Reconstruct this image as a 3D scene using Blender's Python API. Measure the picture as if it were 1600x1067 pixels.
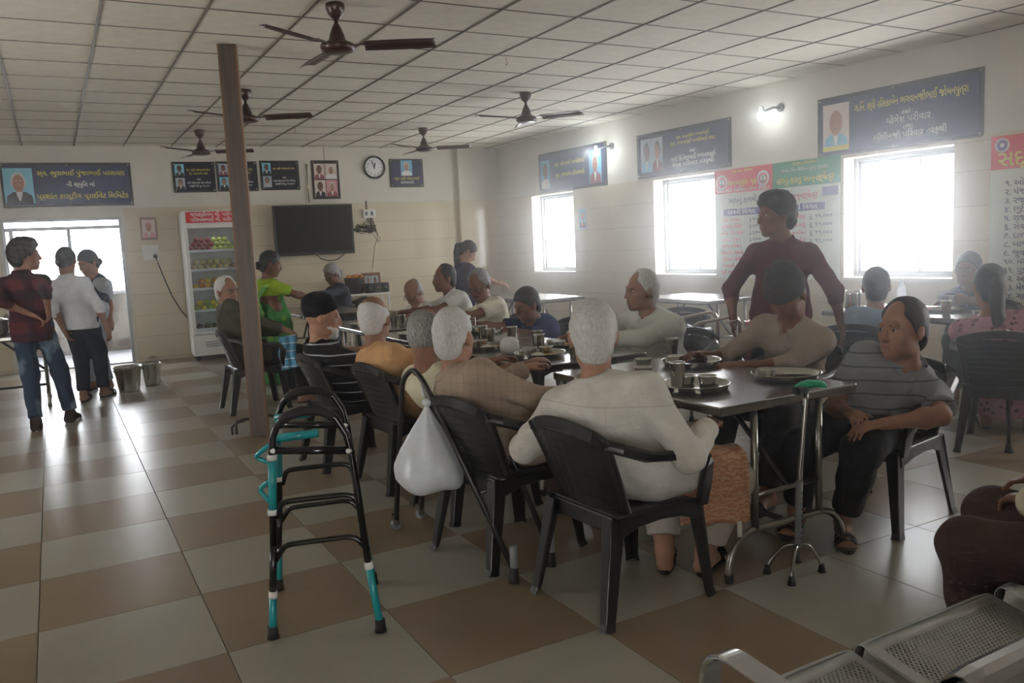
import bpy, bmesh, math, random
import numpy as np
from mathutils import Vector, Matrix, Euler
random.seed(7)
for o in list(bpy.data.objects):
    bpy.data.objects.remove(o)
SC = bpy.context.scene
COL = SC.collection
PI = math.pi
# ------------------------------------------------------------------ camera
cam_d = bpy.data.cameras.new('camera')
cam = bpy.data.objects.new('camera', cam_d)
COL.objects.link(cam)
SC.camera = cam
cam_d.sensor_width = 36.0
cam_d.lens = 1291.1 / 1600 * 36.0
cam_d.clip_start = 0.05
cam_d.clip_end = 200
SC.cycles.volume_bounces = 1
SC.cycles.volume_max_steps = 48
def cam_axes(yaw, pitch, roll):
    cy, sy, cp, sp, cr, sr = math.cos(yaw), math.sin(yaw), math.cos(pitch), math.sin(pitch), math.cos(roll), math.sin(roll)
    f = Vector((sy*cp, cy*cp, -sp)); r = Vector((cy, -sy, 0)); u = r.cross(f)
    return cr*r + sr*u, -sr*r + cr*u, f
_r, _u, _f = cam_axes(0.5019, 0.1188, -0.0479)
cam.matrix_world = Matrix(((_r.x, _u.x, -_f.x, 0), (_r.y, _u.y, -_f.y, 0), (_r.z, _u.z, -_f.z, 1.4226), (0, 0, 0, 1)))
# ------------------------------------------------------------------ exposure, sky
vs = SC.view_settings
SC.display_settings.display_device = 'sRGB'
vs.view_transform = 'Standard'
vs.look = 'None'
vs.exposure = 0.1
vs.gamma = 1.0
vs.use_curve_mapping = False
SC.cycles.use_denoising = True
SC.cycles.max_bounces = 8
SC.cycles.diffuse_bounces = 5
SC.cycles.glossy_bounces = 4
SC.cycles.transparent_max_bounces = 12
SC.cycles.sample_clamp_indirect = 6.0
SC.cycles.caustics_reflective = False
SC.cycles.caustics_refractive = False
SKY = 19.0
HAZE = 0.055
HAZE_G = 0.86
wd = bpy.data.worlds.new('overcast_sky')
SC.world = wd
wd.use_nodes = True
wn = wd.node_tree
bgn = wn.nodes['Background']
bgn.inputs['Color'].default_value = (0.99, 0.985, 0.97, 1)
bgn.inputs['Strength'].default_value = SKY
# daylight portals at the openings (they only guide the sampling of the sky)
def portal(name, loc, sx, sy, zrot):
    l = bpy.data.lights.new(name, 'AREA')
    l.shape = 'RECTANGLE'; l.size = sx; l.size_y = sy
    l.cycles.is_portal = True
    o = bpy.data.objects.new(name, l); COL.objects.link(o)
    o.location = loc
    o.rotation_euler = (PI/2, 0, zrot)   # emits along local -Z
    return o
# ------------------------------------------------------------------ materials
def rgb(r, g, b):
    f = lambda c: ((c/255.0) / 12.92) if c/255.0 <= 0.04045 else ((c/255.0 + 0.055) / 1.055) ** 2.4
    return (f(r), f(g), f(b))
class NT:
    def __init__(s, name):
        s.m = bpy.data.materials.new(name); s.m.use_nodes = True
        s.t = s.m.node_tree; s.b = s.t.nodes['Principled BSDF']; s.out = s.t.nodes['Material Output']
    def n(s, typ, **kw):
        x = s.t.nodes.new(typ)
        for k, v in kw.items():
            if k in x.inputs: x.inputs[k].default_value = v
            else: setattr(x, k, v)
        return x
    def l(s, a, b): s.t.links.new(a, b)
    def coord(s, scale=(1, 1, 1), kind='Object', rot=(0, 0, 0)):
        c = s.n('ShaderNodeTexCoord'); m = s.n('ShaderNodeMapping')
        m.inputs['Scale'].default_value = scale; m.inputs['Rotation'].default_value = rot
        s.l(c.outputs[kind], m.inputs['Vector']); return m.outputs['Vector']
    def noise(s, vec, scale, detail=3.0, rough=0.55):
        x = s.n('ShaderNodeTexNoise'); x.inputs['Scale'].default_value = scale
        x.inputs['Detail'].default_value = detail; x.inputs['Roughness'].default_value = rough
        s.l(vec, x.inputs['Vector']); return x.outputs['Fac']
    def math(s, op, a, b=None):
        x = s.n('ShaderNodeMath', operation=op)
        for i, v in enumerate((a, b)):
            if v is None: continue
            if isinstance(v, (int, float)): x.inputs[i].default_value = v
            else: s.l(v, x.inputs[i])
        return x.outputs[0]
    def mix(s, fac, c1, c2):
        x = s.n('ShaderNodeMix', data_type='RGBA')
        if isinstance(fac, (int, float)): x.inputs[0].default_value = fac
        else: s.l(fac, x.inputs[0])
        for i, v in ((6, c1), (7, c2)):
            if isinstance(v, tuple): x.inputs[i].default_value = (*v[:3], 1)
            else: s.l(v, x.inputs[i])
        return x.outputs[2]
    def ramp(s, fac, lo, hi):
        x = s.n('ShaderNodeMapRange'); x.inputs['From Min'].default_value = lo; x.inputs['From Max'].default_value = hi
        s.l(fac, x.inputs['Value']); return x.outputs['Result']
    def bump(s, h, strength=0.2, dist=0.01):
        x = s.n('ShaderNodeBump'); x.inputs['Strength'].default_value = strength; x.inputs['Distance'].default_value = dist
        s.l(h, x.inputs['Height']); s.l(x.outputs['Normal'], s.b.inputs['Normal'])
    def base(s, c):
        if isinstance(c, tuple): s.b.inputs['Base Color'].default_value = (*c[:3], 1)
        else: s.l(c, s.b.inputs['Base Color'])
def pm(name, col, rough=0.5, metal=0.0, var=0.12, scale=6.0, bump=0.0, bscale=40.0, spec=0.5, stretch=(1, 1, 1)):
    t = NT(name)
    v = t.coord(stretch)
    f = t.noise(v, scale)
    dark = tuple(c*(1-var) for c in col); lite = tuple(min(1, c*(1+var)) for c in col)
    t.base(t.mix(t.ramp(f, 0.3, 0.7), dark, lite))
    t.b.inputs['Roughness'].default_value = rough; t.b.inputs['Metallic'].default_value = metal
    t.b.inputs['Specular IOR Level'].default_value = spec
    if bump: t.bump(t.noise(v, bscale), bump, 0.004)
    return t.m
def emis(name, col, strength):
    t = NT(name); t.b.inputs['Emission Color'].default_value = (*col, 1); t.b.inputs['Emission Strength'].default_value = strength
    t.base(col); return t.m
def pane_mat(name, tint=(0.95, 0.97, 1.0), gloss=0.06, milk=0.0):
    t = NT(name)
    tr = t.n('ShaderNodeBsdfTransparent'); tr.inputs['Color'].default_value = (*tint, 1)
    gl = t.n('ShaderNodeBsdfGlossy'); gl.inputs['Roughness'].default_value = 0.03
    f = t.noise(t.coord(), 3.0)
    mx = t.n('ShaderNodeMixShader'); t.l(t.math('MULTIPLY', t.math('ADD', f, 0.5), gloss), mx.inputs[0])
    t.l(tr.outputs[0], mx.inputs[1]); t.l(gl.outputs[0], mx.inputs[2])
    o = mx.outputs[0]
    if milk:
        d = t.n('ShaderNodeBsdfTranslucent'); d.inputs['Color'].default_value = (0.85, 0.87, 0.9, 1)
        m2 = t.n('ShaderNodeMixShader'); m2.inputs[0].default_value = milk
        t.l(o, m2.inputs[1]); t.l(d.outputs[0], m2.inputs[2]); o = m2.outputs[0]
    t.l(o, t.out.inputs['Surface']); return t.m
def cloth(name, c1, pattern=None, c2=None, scale=1.0, rough=0.85, c3=None, fold=0.3):
    t = NT(name); v = t.coord()
    sep = t.n('ShaderNodeSeparateXYZ'); t.l(v, sep.inputs[0])
    X, Y, Z = sep.outputs
    n = t.ramp(t.noise(v, 9.0), 0.3, 0.7)
    col = t.mix(n, tuple(c*0.88 for c in c1), tuple(min(1, c*1.08) for c in c1))
    def band(coord, freq, lo, w):     # 1 inside a stripe
        fr = t.math('FRACT', t.math('MULTIPLY', coord, freq))
        return t.math('MULTIPLY', t.math('GREATER_THAN', fr, lo), t.math('LESS_THAN', fr, lo+w))
    side = t.math('ADD', X, t.math('MULTIPLY', Y, 0.8))
    if pattern == 'stripe': col = t.mix(band(Z, scale, 0.4, 0.12), col, c2)
    elif pattern == 'plaid':
        a = t.mix(t.math('MULTIPLY', band(Z, scale, 0.2, 0.5), 0.6), col, c2)
        col = t.mix(t.math('MULTIPLY', band(side, scale, 0.3, 0.45), 0.6), a, c3 or c2)
    elif pattern == 'check':
        a = t.mix(t.math('MULTIPLY', band(Z, scale, 0.4, 0.1), 0.45), col, c2)
        col = t.mix(t.math('MULTIPLY', band(side, scale, 0.4, 0.12), 0.6), a, c2)
    elif pattern == 'print':
        vo = t.n('ShaderNodeTexVoronoi'); vo.inputs['Scale'].default_value = scale; t.l(v, vo.inputs['Vector'])
        col = t.mix(t.math('LESS_THAN', vo.outputs['Distance'], 0.32), col, c2)
        if c3: col = t.mix(t.math('LESS_THAN', vo.outputs['Distance'], 0.14), col, c3)
    elif pattern == 'paisley':
        w = t.n('ShaderNodeTexWave'); w.wave_type = 'RINGS'; w.inputs['Scale'].default_value = scale; w.inputs['Distortion'].default_value = 9.0; w.inputs['Detail'].default_value = 2.0
        w.inputs['Detail Scale'].default_value = 2.0
        t.l(v, w.inputs['Vector']); col = t.mix(t.ramp(w.outputs['Fac'], 0.45, 0.6), col, c2)
    elif pattern == 'yoke':     # back seam across the shoulders and a centre pleat
        a = t.math('LESS_THAN', t.math('ABSOLUTE', t.math('SUBTRACT', Z, scale)), .0028)
        c = t.math('MULTIPLY', t.math('LESS_THAN', t.math('ABSOLUTE', X), .0025), t.math('LESS_THAN', Z, scale))
        col = t.mix(t.math('MULTIPLY', t.math('MAXIMUM', a, t.math('MULTIPLY', c, .5)), .25), col, c2)
    elif pattern == 'fade':
        col = t.mix(t.ramp(t.noise(t.coord((3, 3, 1.6)), 2.2), 0.52, 0.68), col, c2)
    t.base(col)
    t.b.inputs['Roughness'].default_value = rough; t.b.inputs['Specular IOR Level'].default_value = 0.2
    if fold:
        a = t.noise(t.coord((1, 1, 1.8), rot=(.5, .3, 0)), 6.0, 4.0, .5); b = t.noise(v, 160.0, 2.0)
        t.bump(t.math('ADD', a, t.math('MULTIPLY', b, 0.04)), fold, 0.06)
    return t.m
def wood_mat(name, c1, c2):
    t = NT(name); v = t.coord((14, 14, 0.5))
    f = t.noise(v, 2.2, 6.0, 0.65)
    t.base(t.mix(t.ramp(f, 0.35, 0.68), c1, c2)); t.b.inputs['Roughness'].default_value = 0.42
    t.bump(f, 0.15, 0.004); return t.m
def tile_mat(name, c, rough, cloud=0.10, coat=0.0, spec=0.5):
    t = NT(name); c0 = t.n('ShaderNodeNewGeometry')
    f = t.noise(c0.outputs['Position'], 2.6, 6.0, 0.62)
    oi = t.n('ShaderNodeObjectInfo')
    f2 = t.math('ADD', t.math('MULTIPLY', f, 0.8), t.math('MULTIPLY', oi.outputs['Random'], 0.2))
    t.base(t.mix(t.ramp(f2, 0.3, 0.75), tuple(x*(1-cloud) for x in c), tuple(min(1, x*(1+cloud)) for x in c)))
    rr = t.noise(c0.outputs['Position'], 5.0, 4.0)
    x = t.n('ShaderNodeMapRange'); x.inputs['To Min'].default_value = rough*0.97; x.inputs['To Max'].default_value = rough*1.03
    t.l(rr, x.inputs['Value']); t.l(x.outputs['Result'], t.b.inputs['Roughness'])
    t.b.inputs['Specular IOR Level'].default_value = spec; t.b.inputs['Coat Weight'].default_value = coat; t.b.inputs['Coat Roughness'].default_value = 0.12
    return t.m
# ------------------------------------------------------------------ mesh builder
class MB:
    def __init__(s): s.v = []; s.f = []; s.mi = []; s.sm = []; s.cur = 0
    def add(s, vs_, fs_, smooth=False):
        k = len(s.v); s.v += [tuple(x) for x in vs_]
        for f in fs_:
            s.f.append([i+k for i in f]); s.mi.append(s.cur); s.sm.append(smooth)
        return s
    def box(s, x0, x1, y0, y1, z0, z1, M=None):
        p = [Vector((x, y, z)) for z in (z0, z1) for y in (y0, y1) for x in (x0, x1)]
        if M is not None: p = [M @ q for q in p]
        return s.add(p, [(0, 2, 3, 1), (4, 5, 7, 6), (0, 1, 5, 4), (2, 6, 7, 3), (0, 4, 6, 2), (1, 3, 7, 5)])
    def bbox(s, x0, x1, y0, y1, z0, z1, b=0.006, M=None):
        # box with chamfered edges
        bm = bmesh.new(); bmesh.ops.create_cube(bm, size=1)
        for q in bm.verts: q.co = Vector(((x0+x1)/2+q.co.x*(x1-x0), (y0+y1)/2+q.co.y*(y1-y0), (z0+z1)/2+q.co.z*(z1-z0)))
        bmesh.ops.bevel(bm, geom=list(bm.edges), offset=min(b, 0.45*min(x1-x0, y1-y0, z1-z0)), segments=2, affect='EDGES', profile=0.6)
        return s.bm(bm, M)
    def bm(s, bm, M=None, smooth=False):
        bm.verts.index_update()
        vs_ = [(M @ q.co if M is not None else q.co.copy()) for q in bm.verts]
        s.add(vs_, [[q.index for q in f.verts] for f in bm.faces], smooth); bm.free(); return s
    def tube(s, pts, r, n=10, closed=False, caps=True):
        pts = [Vector(p) for p in pts]; m = len(pts)
        rs = r if isinstance(r, (list, tuple)) else [r]*m
        T = []
        for i in range(m):
            a = pts[(i-1) % m] if (closed or i > 0) else pts[0]
            b = pts[(i+1) % m] if (closed or i < m-1) else pts[-1]
            d = b-a; T.append(d.normalized() if d.length > 1e-9 else Vector((0, 0, 1)))
        ref = Vector((0, 0, 1)) if abs(T[0].z) < 0.9 else Vector((1, 0, 0))
        N = (ref - T[0]*ref.dot(T[0])).normalized(); V = []
        for i in range(m):
            N = (N - T[i]*N.dot(T[i]))
            N = N.normalized() if N.length > 1e-6 else T[i].orthogonal().normalized()
            B = T[i].cross(N)
            for j in range(n):
                a = 2*PI*j/n; V.append(pts[i] + (N*math.cos(a) + B*math.sin(a))*rs[i])
        F = []
        for i in range(m if closed else m-1):
            for j in range(n):
                F.append((i*n+j, i*n+(j+1) % n, ((i+1) % m)*n+(j+1) % n, ((i+1) % m)*n+j))
        s.add(V, F, True)
        if caps and not closed:
            k = len(s.v)-len(V)
            s.f.append([k+j for j in range(n)][::-1]); s.mi.append(s.cur); s.sm.append(False)
            s.f.append([k+(m-1)*n+j for j in range(n)]); s.mi.append(s.cur); s.sm.append(False)
        return s
    def lathe(s, prof, n=20, M=None, flat=False):
        # prof: (radius, z) from bottom to top
        V = []; F = []
        for r, z in prof:
            for j in range(n):
                a = 2*PI*j/n; V.append(Vector((r*math.cos(a), r*math.sin(a), z)))
        if M is not None: V = [M @ q for q in V]
        for i in range(len(prof)-1):
            for j in range(n):
                F.append((i*n+j, i*n+(j+1) % n, (i+1)*n+(j+1) % n, (i+1)*n+j))
        return s.add(V, F, not flat)
    def ell(s, c, r, nu=12, nv=8, M=None):
        V = [Vector((0, 0, -1))]; F = []
        for i in range(1, nv):
            a = -PI/2 + PI*i/nv
            for j in range(nu):
                b = 2*PI*j/nu; V.append(Vector((math.cos(a)*math.cos(b), math.cos(a)*math.sin(b), math.sin(a))))
        V.append(Vector((0, 0, 1))); t = len(V)-1
        for j in range(nu):
            F.append((0, 1+(j+1) % nu, 1+j)); F.append((t, t-nu+j, t-nu+(j+1) % nu))
        for i in range(nv-2):
            for j in range(nu):
                F.append((1+i*nu+j, 1+i*nu+(j+1) % nu, 1+(i+1)*nu+(j+1) % nu, 1+(i+1)*nu+j))
        V = [Vector((q.x*r[0], q.y*r[1], q.z*r[2])) for q in V]
        if M is not None: V = [M @ q for q in V]
        return s.add([q+Vector(c) for q in V], F, True)
    def sweep(s, pts, ws, hs, side, bev=0.25):
        # rounded-rectangle section (width along 'side', height across) along a path
        pts = [Vector(p) for p in pts]; m = len(pts); V = []; F = []
        ws = ws if isinstance(ws, (list, tuple)) else [ws]*m
        hs = hs if isinstance(hs, (list, tuple)) else [hs]*m
        sides = side if isinstance(side, list) else [side]*m
        sec = [(-1, -bev), (-1+bev*0.6, -1), (1-bev*0.6, -1), (1, -bev), (1, bev), (1-bev*0.6, 1), (-1+bev*0.6, 1), (-1, bev)]
        n = len(sec)
        for i in range(m):
            d = (pts[min(i+1, m-1)]-pts[max(i-1, 0)]).normalized()
            sd = Vector(sides[i]); sd = (sd - d*sd.dot(d)).normalized(); up = d.cross(sd)
            for a, b in sec: V.append(pts[i] + sd*a*ws[i]/2 + up*b*hs[i]/2)
        for i in range(m-1):
            for j in range(n): F.append((i*n+j, i*n+(j+1) % n, (i+1)*n+(j+1) % n, (i+1)*n+j))
        F.append(list(range(n))[::-1]); F.append([(m-1)*n+j for j in range(n)])
        return s.add(V, F)
    def sheet(s, fn, nu, nv, th, smooth=True):
        # thick surface from fn(u,v)->Vector, u,v in 0..1
        P = [[Vector(fn(i/nu, j/nv)) for j in range(nv+1)] for i in range(nu+1)]
        V = []; F = []; k = (nu+1)*(nv+1); at = lambda i, j: i*(nv+1)+j
        Ns = []
        for i in range(nu+1):
            for j in range(nv+1):
                a = P[min(i+1, nu)][j]-P[max(i-1, 0)][j]; b = P[i][min(j+1, nv)]-P[i][max(j-1, 0)]
                c = a.cross(b); Ns.append(c.normalized() if c.length > 1e-9 else Vector((0, 0, 1)))
        for i in range(nu+1):
            for j in range(nv+1): V.append(P[i][j] + Ns[at(i, j)]*th/2)
        for i in range(nu+1):
            for j in range(nv+1): V.append(P[i][j] - Ns[at(i, j)]*th/2)
        for i in range(nu):
            for j in range(nv):
                F.append((at(i, j), at(i+1, j), at(i+1, j+1), at(i, j+1)))
                F.append((k+at(i, j), k+at(i, j+1), k+at(i+1, j+1), k+at(i+1, j)))
        for i in range(nu):
            F.append((at(i, 0), k+at(i, 0), k+at(i+1, 0), at(i+1, 0))); F.append((at(i, nv), at(i+1, nv), k+at(i+1, nv), k+at(i, nv)))
        for j in range(nv):
            F.append((at(0, j), at(0, j+1), k+at(0, j+1), k+at(0, j))); F.append((at(nu, j), k+at(nu, j), k+at(nu, j+1), at(nu, j+1)))
        return s.add(V, F, smooth)
    def poly(s, pts, th, M=None):
        # flat polygon in XZ (x, z), thickness along y from 0 to -th (towards the viewer)
        n = len(pts); V = [Vector((x, 0, z)) for x, z in pts] + [Vector((x, -th, z)) for x, z in pts]
        if M is not None: V = [M @ q for q in V]
        F = [list(range(n))[::-1] if False else list(range(n)), [n+i for i in range(n)][::-1]]
        for i in range(n): F.append((i, n+i, n+(i+1) % n, (i+1) % n))
        return s.add(V, F)
    def mesh(s, name, mats):
        me = bpy.data.meshes.new(name); me.from_pydata(s.v, [], s.f)
        mats = mats if isinstance(mats, (list, tuple)) else [mats]
        for m in mats: me.materials.append(m)
        if len(mats) > 1: me.polygons.foreach_set('material_index', s.mi)
        me.polygons.foreach_set('use_smooth', s.sm); me.update(); return me
    def build(s, name, mats, parent=None, loc=None, rot=None):
        return link(name, s.mesh(name, mats), parent, loc, rot)
def link(name, me, parent=None, loc=None, rot=None):
    o = bpy.data.objects.new(name, me); COL.objects.link(o)
    if parent is not None: o.parent = parent
    if loc is not None: o.location = loc
    if rot is not None: o.rotation_euler = rot
    return o
def tag(o, label, cat, group=None, kind=None):
    o['label'] = label; o['category'] = cat
    if group: o['group'] = group
    if kind: o['kind'] = kind
    return o
def thing(name, label, cat, loc=(0, 0, 0), rz=0.0, group=None):
    o = bpy.data.objects.new(name, None); COL.objects.link(o); o.empty_display_size = 0.05
    o.location = loc; o.rotation_euler = (0, 0, rz)
    return tag(o, label, cat, group)
def copy_tree(o, parent=None):
    c = o.copy(); COL.objects.link(c)
    if parent is not None: c.parent = parent
    for ch in list(o.children): copy_tree(ch, c)
    return c
def struct(o, label=None):
    o['kind'] = 'structure'
    if label: o['label'] = label
    return o
def arc(c, r, a0, a1, n, ex, ez):
    ex, ez, c = Vector(ex), Vector(ez), Vector(c)
    return [c + ex*(r*math.cos(a0+(a1-a0)*i/n)) + ez*(r*math.sin(a0+(a1-a0)*i/n)) for i in range(n+1)]
def Rz(a): return Matrix.Rotation(a, 4, 'Z')
def rect_sub(r, holes):
    out = [r]
    for h in holes:
        nxt = []
        for a in out:
            x0, x1, z0, z1 = a; hx0, hx1, hz0, hz1 = h
            if hx0 >= x1-1e-6 or hx1 <= x0+1e-6 or hz0 >= z1-1e-6 or hz1 <= z0+1e-6: nxt.append(a); continue
            if hz1 < z1-1e-6: nxt.append((x0, x1, hz1, z1))
            if hz0 > z0+1e-6: nxt.append((x0, x1, z0, hz0))
            if hx0 > x0+1e-6: nxt.append((x0, hx0, max(z0, hz0), min(z1, hz1)))
            if hx1 < x1-1e-6: nxt.append((hx1, x1, max(z0, hz0), min(z1, hz1)))
        out = nxt
    return out
# shared materials
M = {}
M['paint'] = pm('wall_paint', rgb(211, 205, 193), 0.7, 0, 0.05, 2.0, 0.15, 60)
M['ceil'] = pm('ceiling_board', rgb(226, 219, 204), 0.85, 0, 0.06, 9.0, 0.3, 90)
M['ceil_bar'] = pm('ceiling_bar_metal', rgb(112, 105, 92), 0.55, 0.2, 0.2, 3.0)
M['tile_w'] = tile_mat('floor_tile_pale', rgb(152, 148, 136), 0.295, 0.10, 0.0, 0.36)
M['tile_b'] = tile_mat('floor_tile_brown', rgb(126, 110, 90), 0.295, 0.12, 0.0, 0.36)
M['grout'] = pm('floor_grout', rgb(52, 48, 44), 0.8)
M['wtile'] = tile_mat('wall_tile_cream', rgb(210, 197, 172), 0.12, 0.05)
M['wgrout'] = pm('wall_grout', rgb(140, 132, 116), 0.8)
M['alu'] = pm('aluminium', rgb(150, 152, 156), 0.35, 0.6, 0.06)
M['steel'] = pm('stainless_steel', rgb(196, 194, 188), 0.16, 1.0, 0.06, 12.0)
M['steel2'] = pm('brushed_steel', rgb(150, 147, 144), 0.23, 1.0, 0.10, 8.0, 0.05, 120)
M['tube'] = pm('steel_tube', rgb(150, 146, 138), 0.28, 1.0, 0.12, 10.0)
M['darktube'] = pm('dark_tube', rgb(52, 50, 50), 0.35, 0.5, 0.12)
M['blackpl'] = pm('black_plastic', rgb(25, 24, 25), 0.36, 0, 0.15, 8.0)
M['black'] = pm('black_enamel', rgb(14, 14, 16), 0.18, 0, 0.15)
M['rubber'] = pm('black_rubber', rgb(22, 22, 22), 0.7)
M['teal'] = pm('teal_enamel', rgb(24, 140, 148), 0.25, 0, 0.10)
M['whitepl'] = pm('white_plastic', rgb(222, 222, 218), 0.4, 0, 0.04)
M['greypl'] = pm('grey_plastic', rgb(120, 122, 124), 0.4, 0, 0.08)
M['bag'] = pm('bag_plastic', rgb(206, 210, 214), 0.35, 0, 0.06, 10.0, 0.5, 22)
M['wood'] = wood_mat('column_wood', rgb(52, 38, 30), rgb(88, 68, 56))
M['woodedge'] = pm('column_edge', rgb(110, 74, 44), 0.5, 0, 0.2, 6, stretch=(8, 8, 0.5))
M['fanbrown'] = pm('fan_brown', rgb(62, 36, 30), 0.30, 0.1, 0.15)
M['navy'] = pm('sign_navy', rgb(36, 38, 82), 0.16, 0, 0.08, 3.0)
M['navy2'] = pm('sign_dark_navy', rgb(24, 26, 44), 0.16, 0, 0.08, 3.0)
M['signblack'] = pm('sign_border', rgb(26, 26, 34), 0.25)
M['yellow'] = pm('print_yellow', rgb(222, 206, 84), 0.5, 0, 0.05)
M['white'] = pm('print_white', rgb(232, 232, 230), 0.5, 0, 0.04)
M['red'] = pm('print_red', rgb(205, 32, 44), 0.35, 0, 0.06)
M['green'] = pm('print_green', rgb(30, 128, 84), 0.4, 0, 0.06)
M['pink'] = pm('print_pink', rgb(206, 82, 106), 0.5, 0, 0.05)
M['purple'] = pm('print_purple', rgb(92, 82, 148), 0.5, 0, 0.05)
M['bannerw'] = pm('banner_white', rgb(214, 218, 206), 0.5, 0, 0.04)
M['ink'] = pm('print_ink', rgb(58, 62, 84), 0.5)
M['brass'] = pm('brass_stud', rgb(190, 176, 140), 0.25, 1.0)
M['glass'] = pane_mat('window_glass')
M['milk'] = pane_mat('frosted_pane', milk=0.85)
# ================================================================== SETTING
CZ = 2.9965
G = 0.606
FA = math.atan(-0.055)
FRA, FRO = FA, (0.0, 12.76, 0.0)                 # far wall frame: local x to the right, -y into the room
RRA, RRO = -PI/2 - FA, (7.34, 0.0, 0.0)          # window wall frame: local x = -(world y)
def farY(x): return 12.76 - 0.055*x
def rightX(y): return 7.34 - 0.055*y
def on_far(o, x, z, off=0.0):
    o.location = Vector(FRO) + Rz(FRA).to_3x3() @ Vector((x/math.cos(FA), -off, z)); o.rotation_euler = (0, 0, FRA); return o
def on_right(o, y, z, off=0.0):
    o.location = Vector(RRO) + Rz(RRA).to_3x3() @ Vector((-y/math.cos(FA), -off, z)); o.rotation_euler = (0, 0, RRA); return o
# floor -------------------------------------------------------------
fl = struct(MB().box(-3.4, 7.7, -3.4, 13.0, -0.15, -0.0045).build('floor', M['grout']))
FX, FY = -0.1857, 3.0123
vis_cols = {}
for i in range(-8, 14):
    for j in range(-6, 18):
        cx, cy = FX+(i+.5)*G, FY+(j+.5)*G
        d = Vector((cx, cy, -1.4226)); z = d.dot(_f)
        ok = False
        if z > 0.3:
            px, py = 800+1291.1*d.dot(_r)/z, 533.5-1291.1*d.dot(_u)/z
            ok = -80 < px < 1680 and py < 1140
        vis_cols[(i, j)] = ok
tile_me = {}
for key in ('w', 'b'):
    tile_me[key] = MB().bbox(-G/2+.0016, G/2-.0016, -G/2+.0016, G/2-.0016, -0.006, 0.0, 0.0012).mesh('floor_tile', M['tile_'+key])
rest = {'w': MB(), 'b': MB()}
nt = 0
for (i, j), v in vis_cols.items():
    x0, x1, y0, y1 = FX+i*G, FX+(i+1)*G, FY+j*G, FY+(j+1)*G
    if y0 > farY(x0) or x0 > rightX(y0) or x1 < -3.3 or y1 < -3.3: continue
    key = 'w' if ((i+j) % 2 == 0 or (i, j) in ((5, -2),)) else 'b'
    whole = y1 < farY(x1) and x1 < rightX(y1)
    if v and nt < 295:
        nt += 1
        if whole:
            link('floor_tile', tile_me[key], fl, ((x0+x1)/2, (y0+y1)/2, 0))
        else:
            MB().box(x0+.0016, min(x1, rightX(y1)+.01)-.0016, y0+.0016, min(y1, farY(x1)+.01)-.0016, -0.006, 0.0).build('floor_tile', M['tile_'+key], fl)
    else:
        rest[key].box(x0+.0016, min(x1, rightX(y1)+.01)-.0016, y0+.0016, min(y1, farY(x1)+.01)-.0016, -0.006, 0.0)
for key in ('w', 'b'):
    o = rest[key].build('outer_floor_tiles', M['tile_'+key], fl); o['kind'] = 'stuff'
# ceiling -----------------------------------------------------------
ce = struct(MB().box(-3.4, 7.7, -3.4, 13.0, CZ+.012, CZ+.15).build('ceiling', M['ceil']))
CX, CY = -0.1829, 5.7068
ct_me = MB().bbox(-G/2+.004, G/2-.004, -G/2+.003, G/2-.003, 0, 0.011, 0.003).mesh('ceiling_tile', M['ceil'])
rest = MB(); nt = 0
for i in range(-6, 14):
    for j in range(-16, 13):
        x0, x1, y0, y1 = CX+i*G, CX+(i+1)*G, CY+j*G, CY+(j+1)*G
        if y0 > farY(x0) or x0 > rightX(y0): continue
        d = Vector(((x0+x1)/2, (y0+y1)/2, CZ-1.4226)); z = d.dot(_f); v = False
        if z > 0.3:
            px, py = 800+1291.1*d.dot(_r)/z, 533.5-1291.1*d.dot(_u)/z
            v = -100 < px < 1700 and py > -90
        whole = y1 < farY(x1) and x1 < rightX(y1)
        if v and whole and nt < 295:
            link('ceiling_tile', ct_me, ce, ((x0+x1)/2, (y0+y1)/2, CZ + random.uniform(0, .002))); nt += 1
        elif v:
            MB().box(x0+.006, min(x1, rightX(y1)+.02)-.006, y0+.004, min(y1, farY(x1)+.02)-.004, CZ, CZ+.011).build('ceiling_tile', M['ceil'], ce); nt += 1
        else: rest.box(x0+.006, x1-.006, y0+.004, y1-.004, CZ, CZ+.011)
o = rest.build('outer_ceiling_tiles', M['ceil'], ce); o['kind'] = 'stuff'
for i in range(-5, 13):
    x = CX+i*G
    MB().bbox(-.0085, .0085, -3.3, min(12.8, farY(x)), CZ-.006, CZ+.008, 0.002).build('ceiling_bar', M['ceil_bar'], ce, (x, 0, 0))
for j in range(-14, 12):
    y = CY+j*G
    MB().box(-3.3, rightX(y), -.004, .004, CZ-.003, CZ+.008).build('ceiling_bar', M['ceil_bar'], ce, (0, y, 0))
# walls -------------------------------------------------------------
TH = 0.24
def wall(name, ang, org, x0, x1, holes, mat_):
    m = MB()
    for a in rect_sub((x0, x1, 0.0, CZ+.02), holes): m.box(a[0], a[1], 0, TH, a[2], a[3])
    o = m.build(name, mat_, None, org, (0, 0, ang)); return struct(o)
DOOR = (-0.53, 0.91, 0.0, 2.03)
wf = wall('wall_far', FRA, FRO, -3.6, 6.95, [DOOR], M['paint'])
WIN = [(-5.73, -4.61, 0.91, 2.10), (-8.54, -7.47, 0.925, 2.13), (-11.37, -10.28, 0.95, 2.13)]
wr = wall('wall_right', RRA, RRO, -12.6, 3.5, WIN + [(-1.9, -.7, 0.9, 2.1)], M['paint'])
wl = wall('wall_left', PI/2, (-3.3, 0, 0), -3.5, 13.2, [(5.0, 6.2, 0.9, 2.1)], M['paint'])  # opening out of view, added to let in fill daylight
wb = wall('wall_back', PI, (0, -3.2, 0), -7.6, 3.5, [(1.0, 2.0, 0.0, 2.1)], M['paint'])  # unseen opening added for fill light from behind
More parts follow.
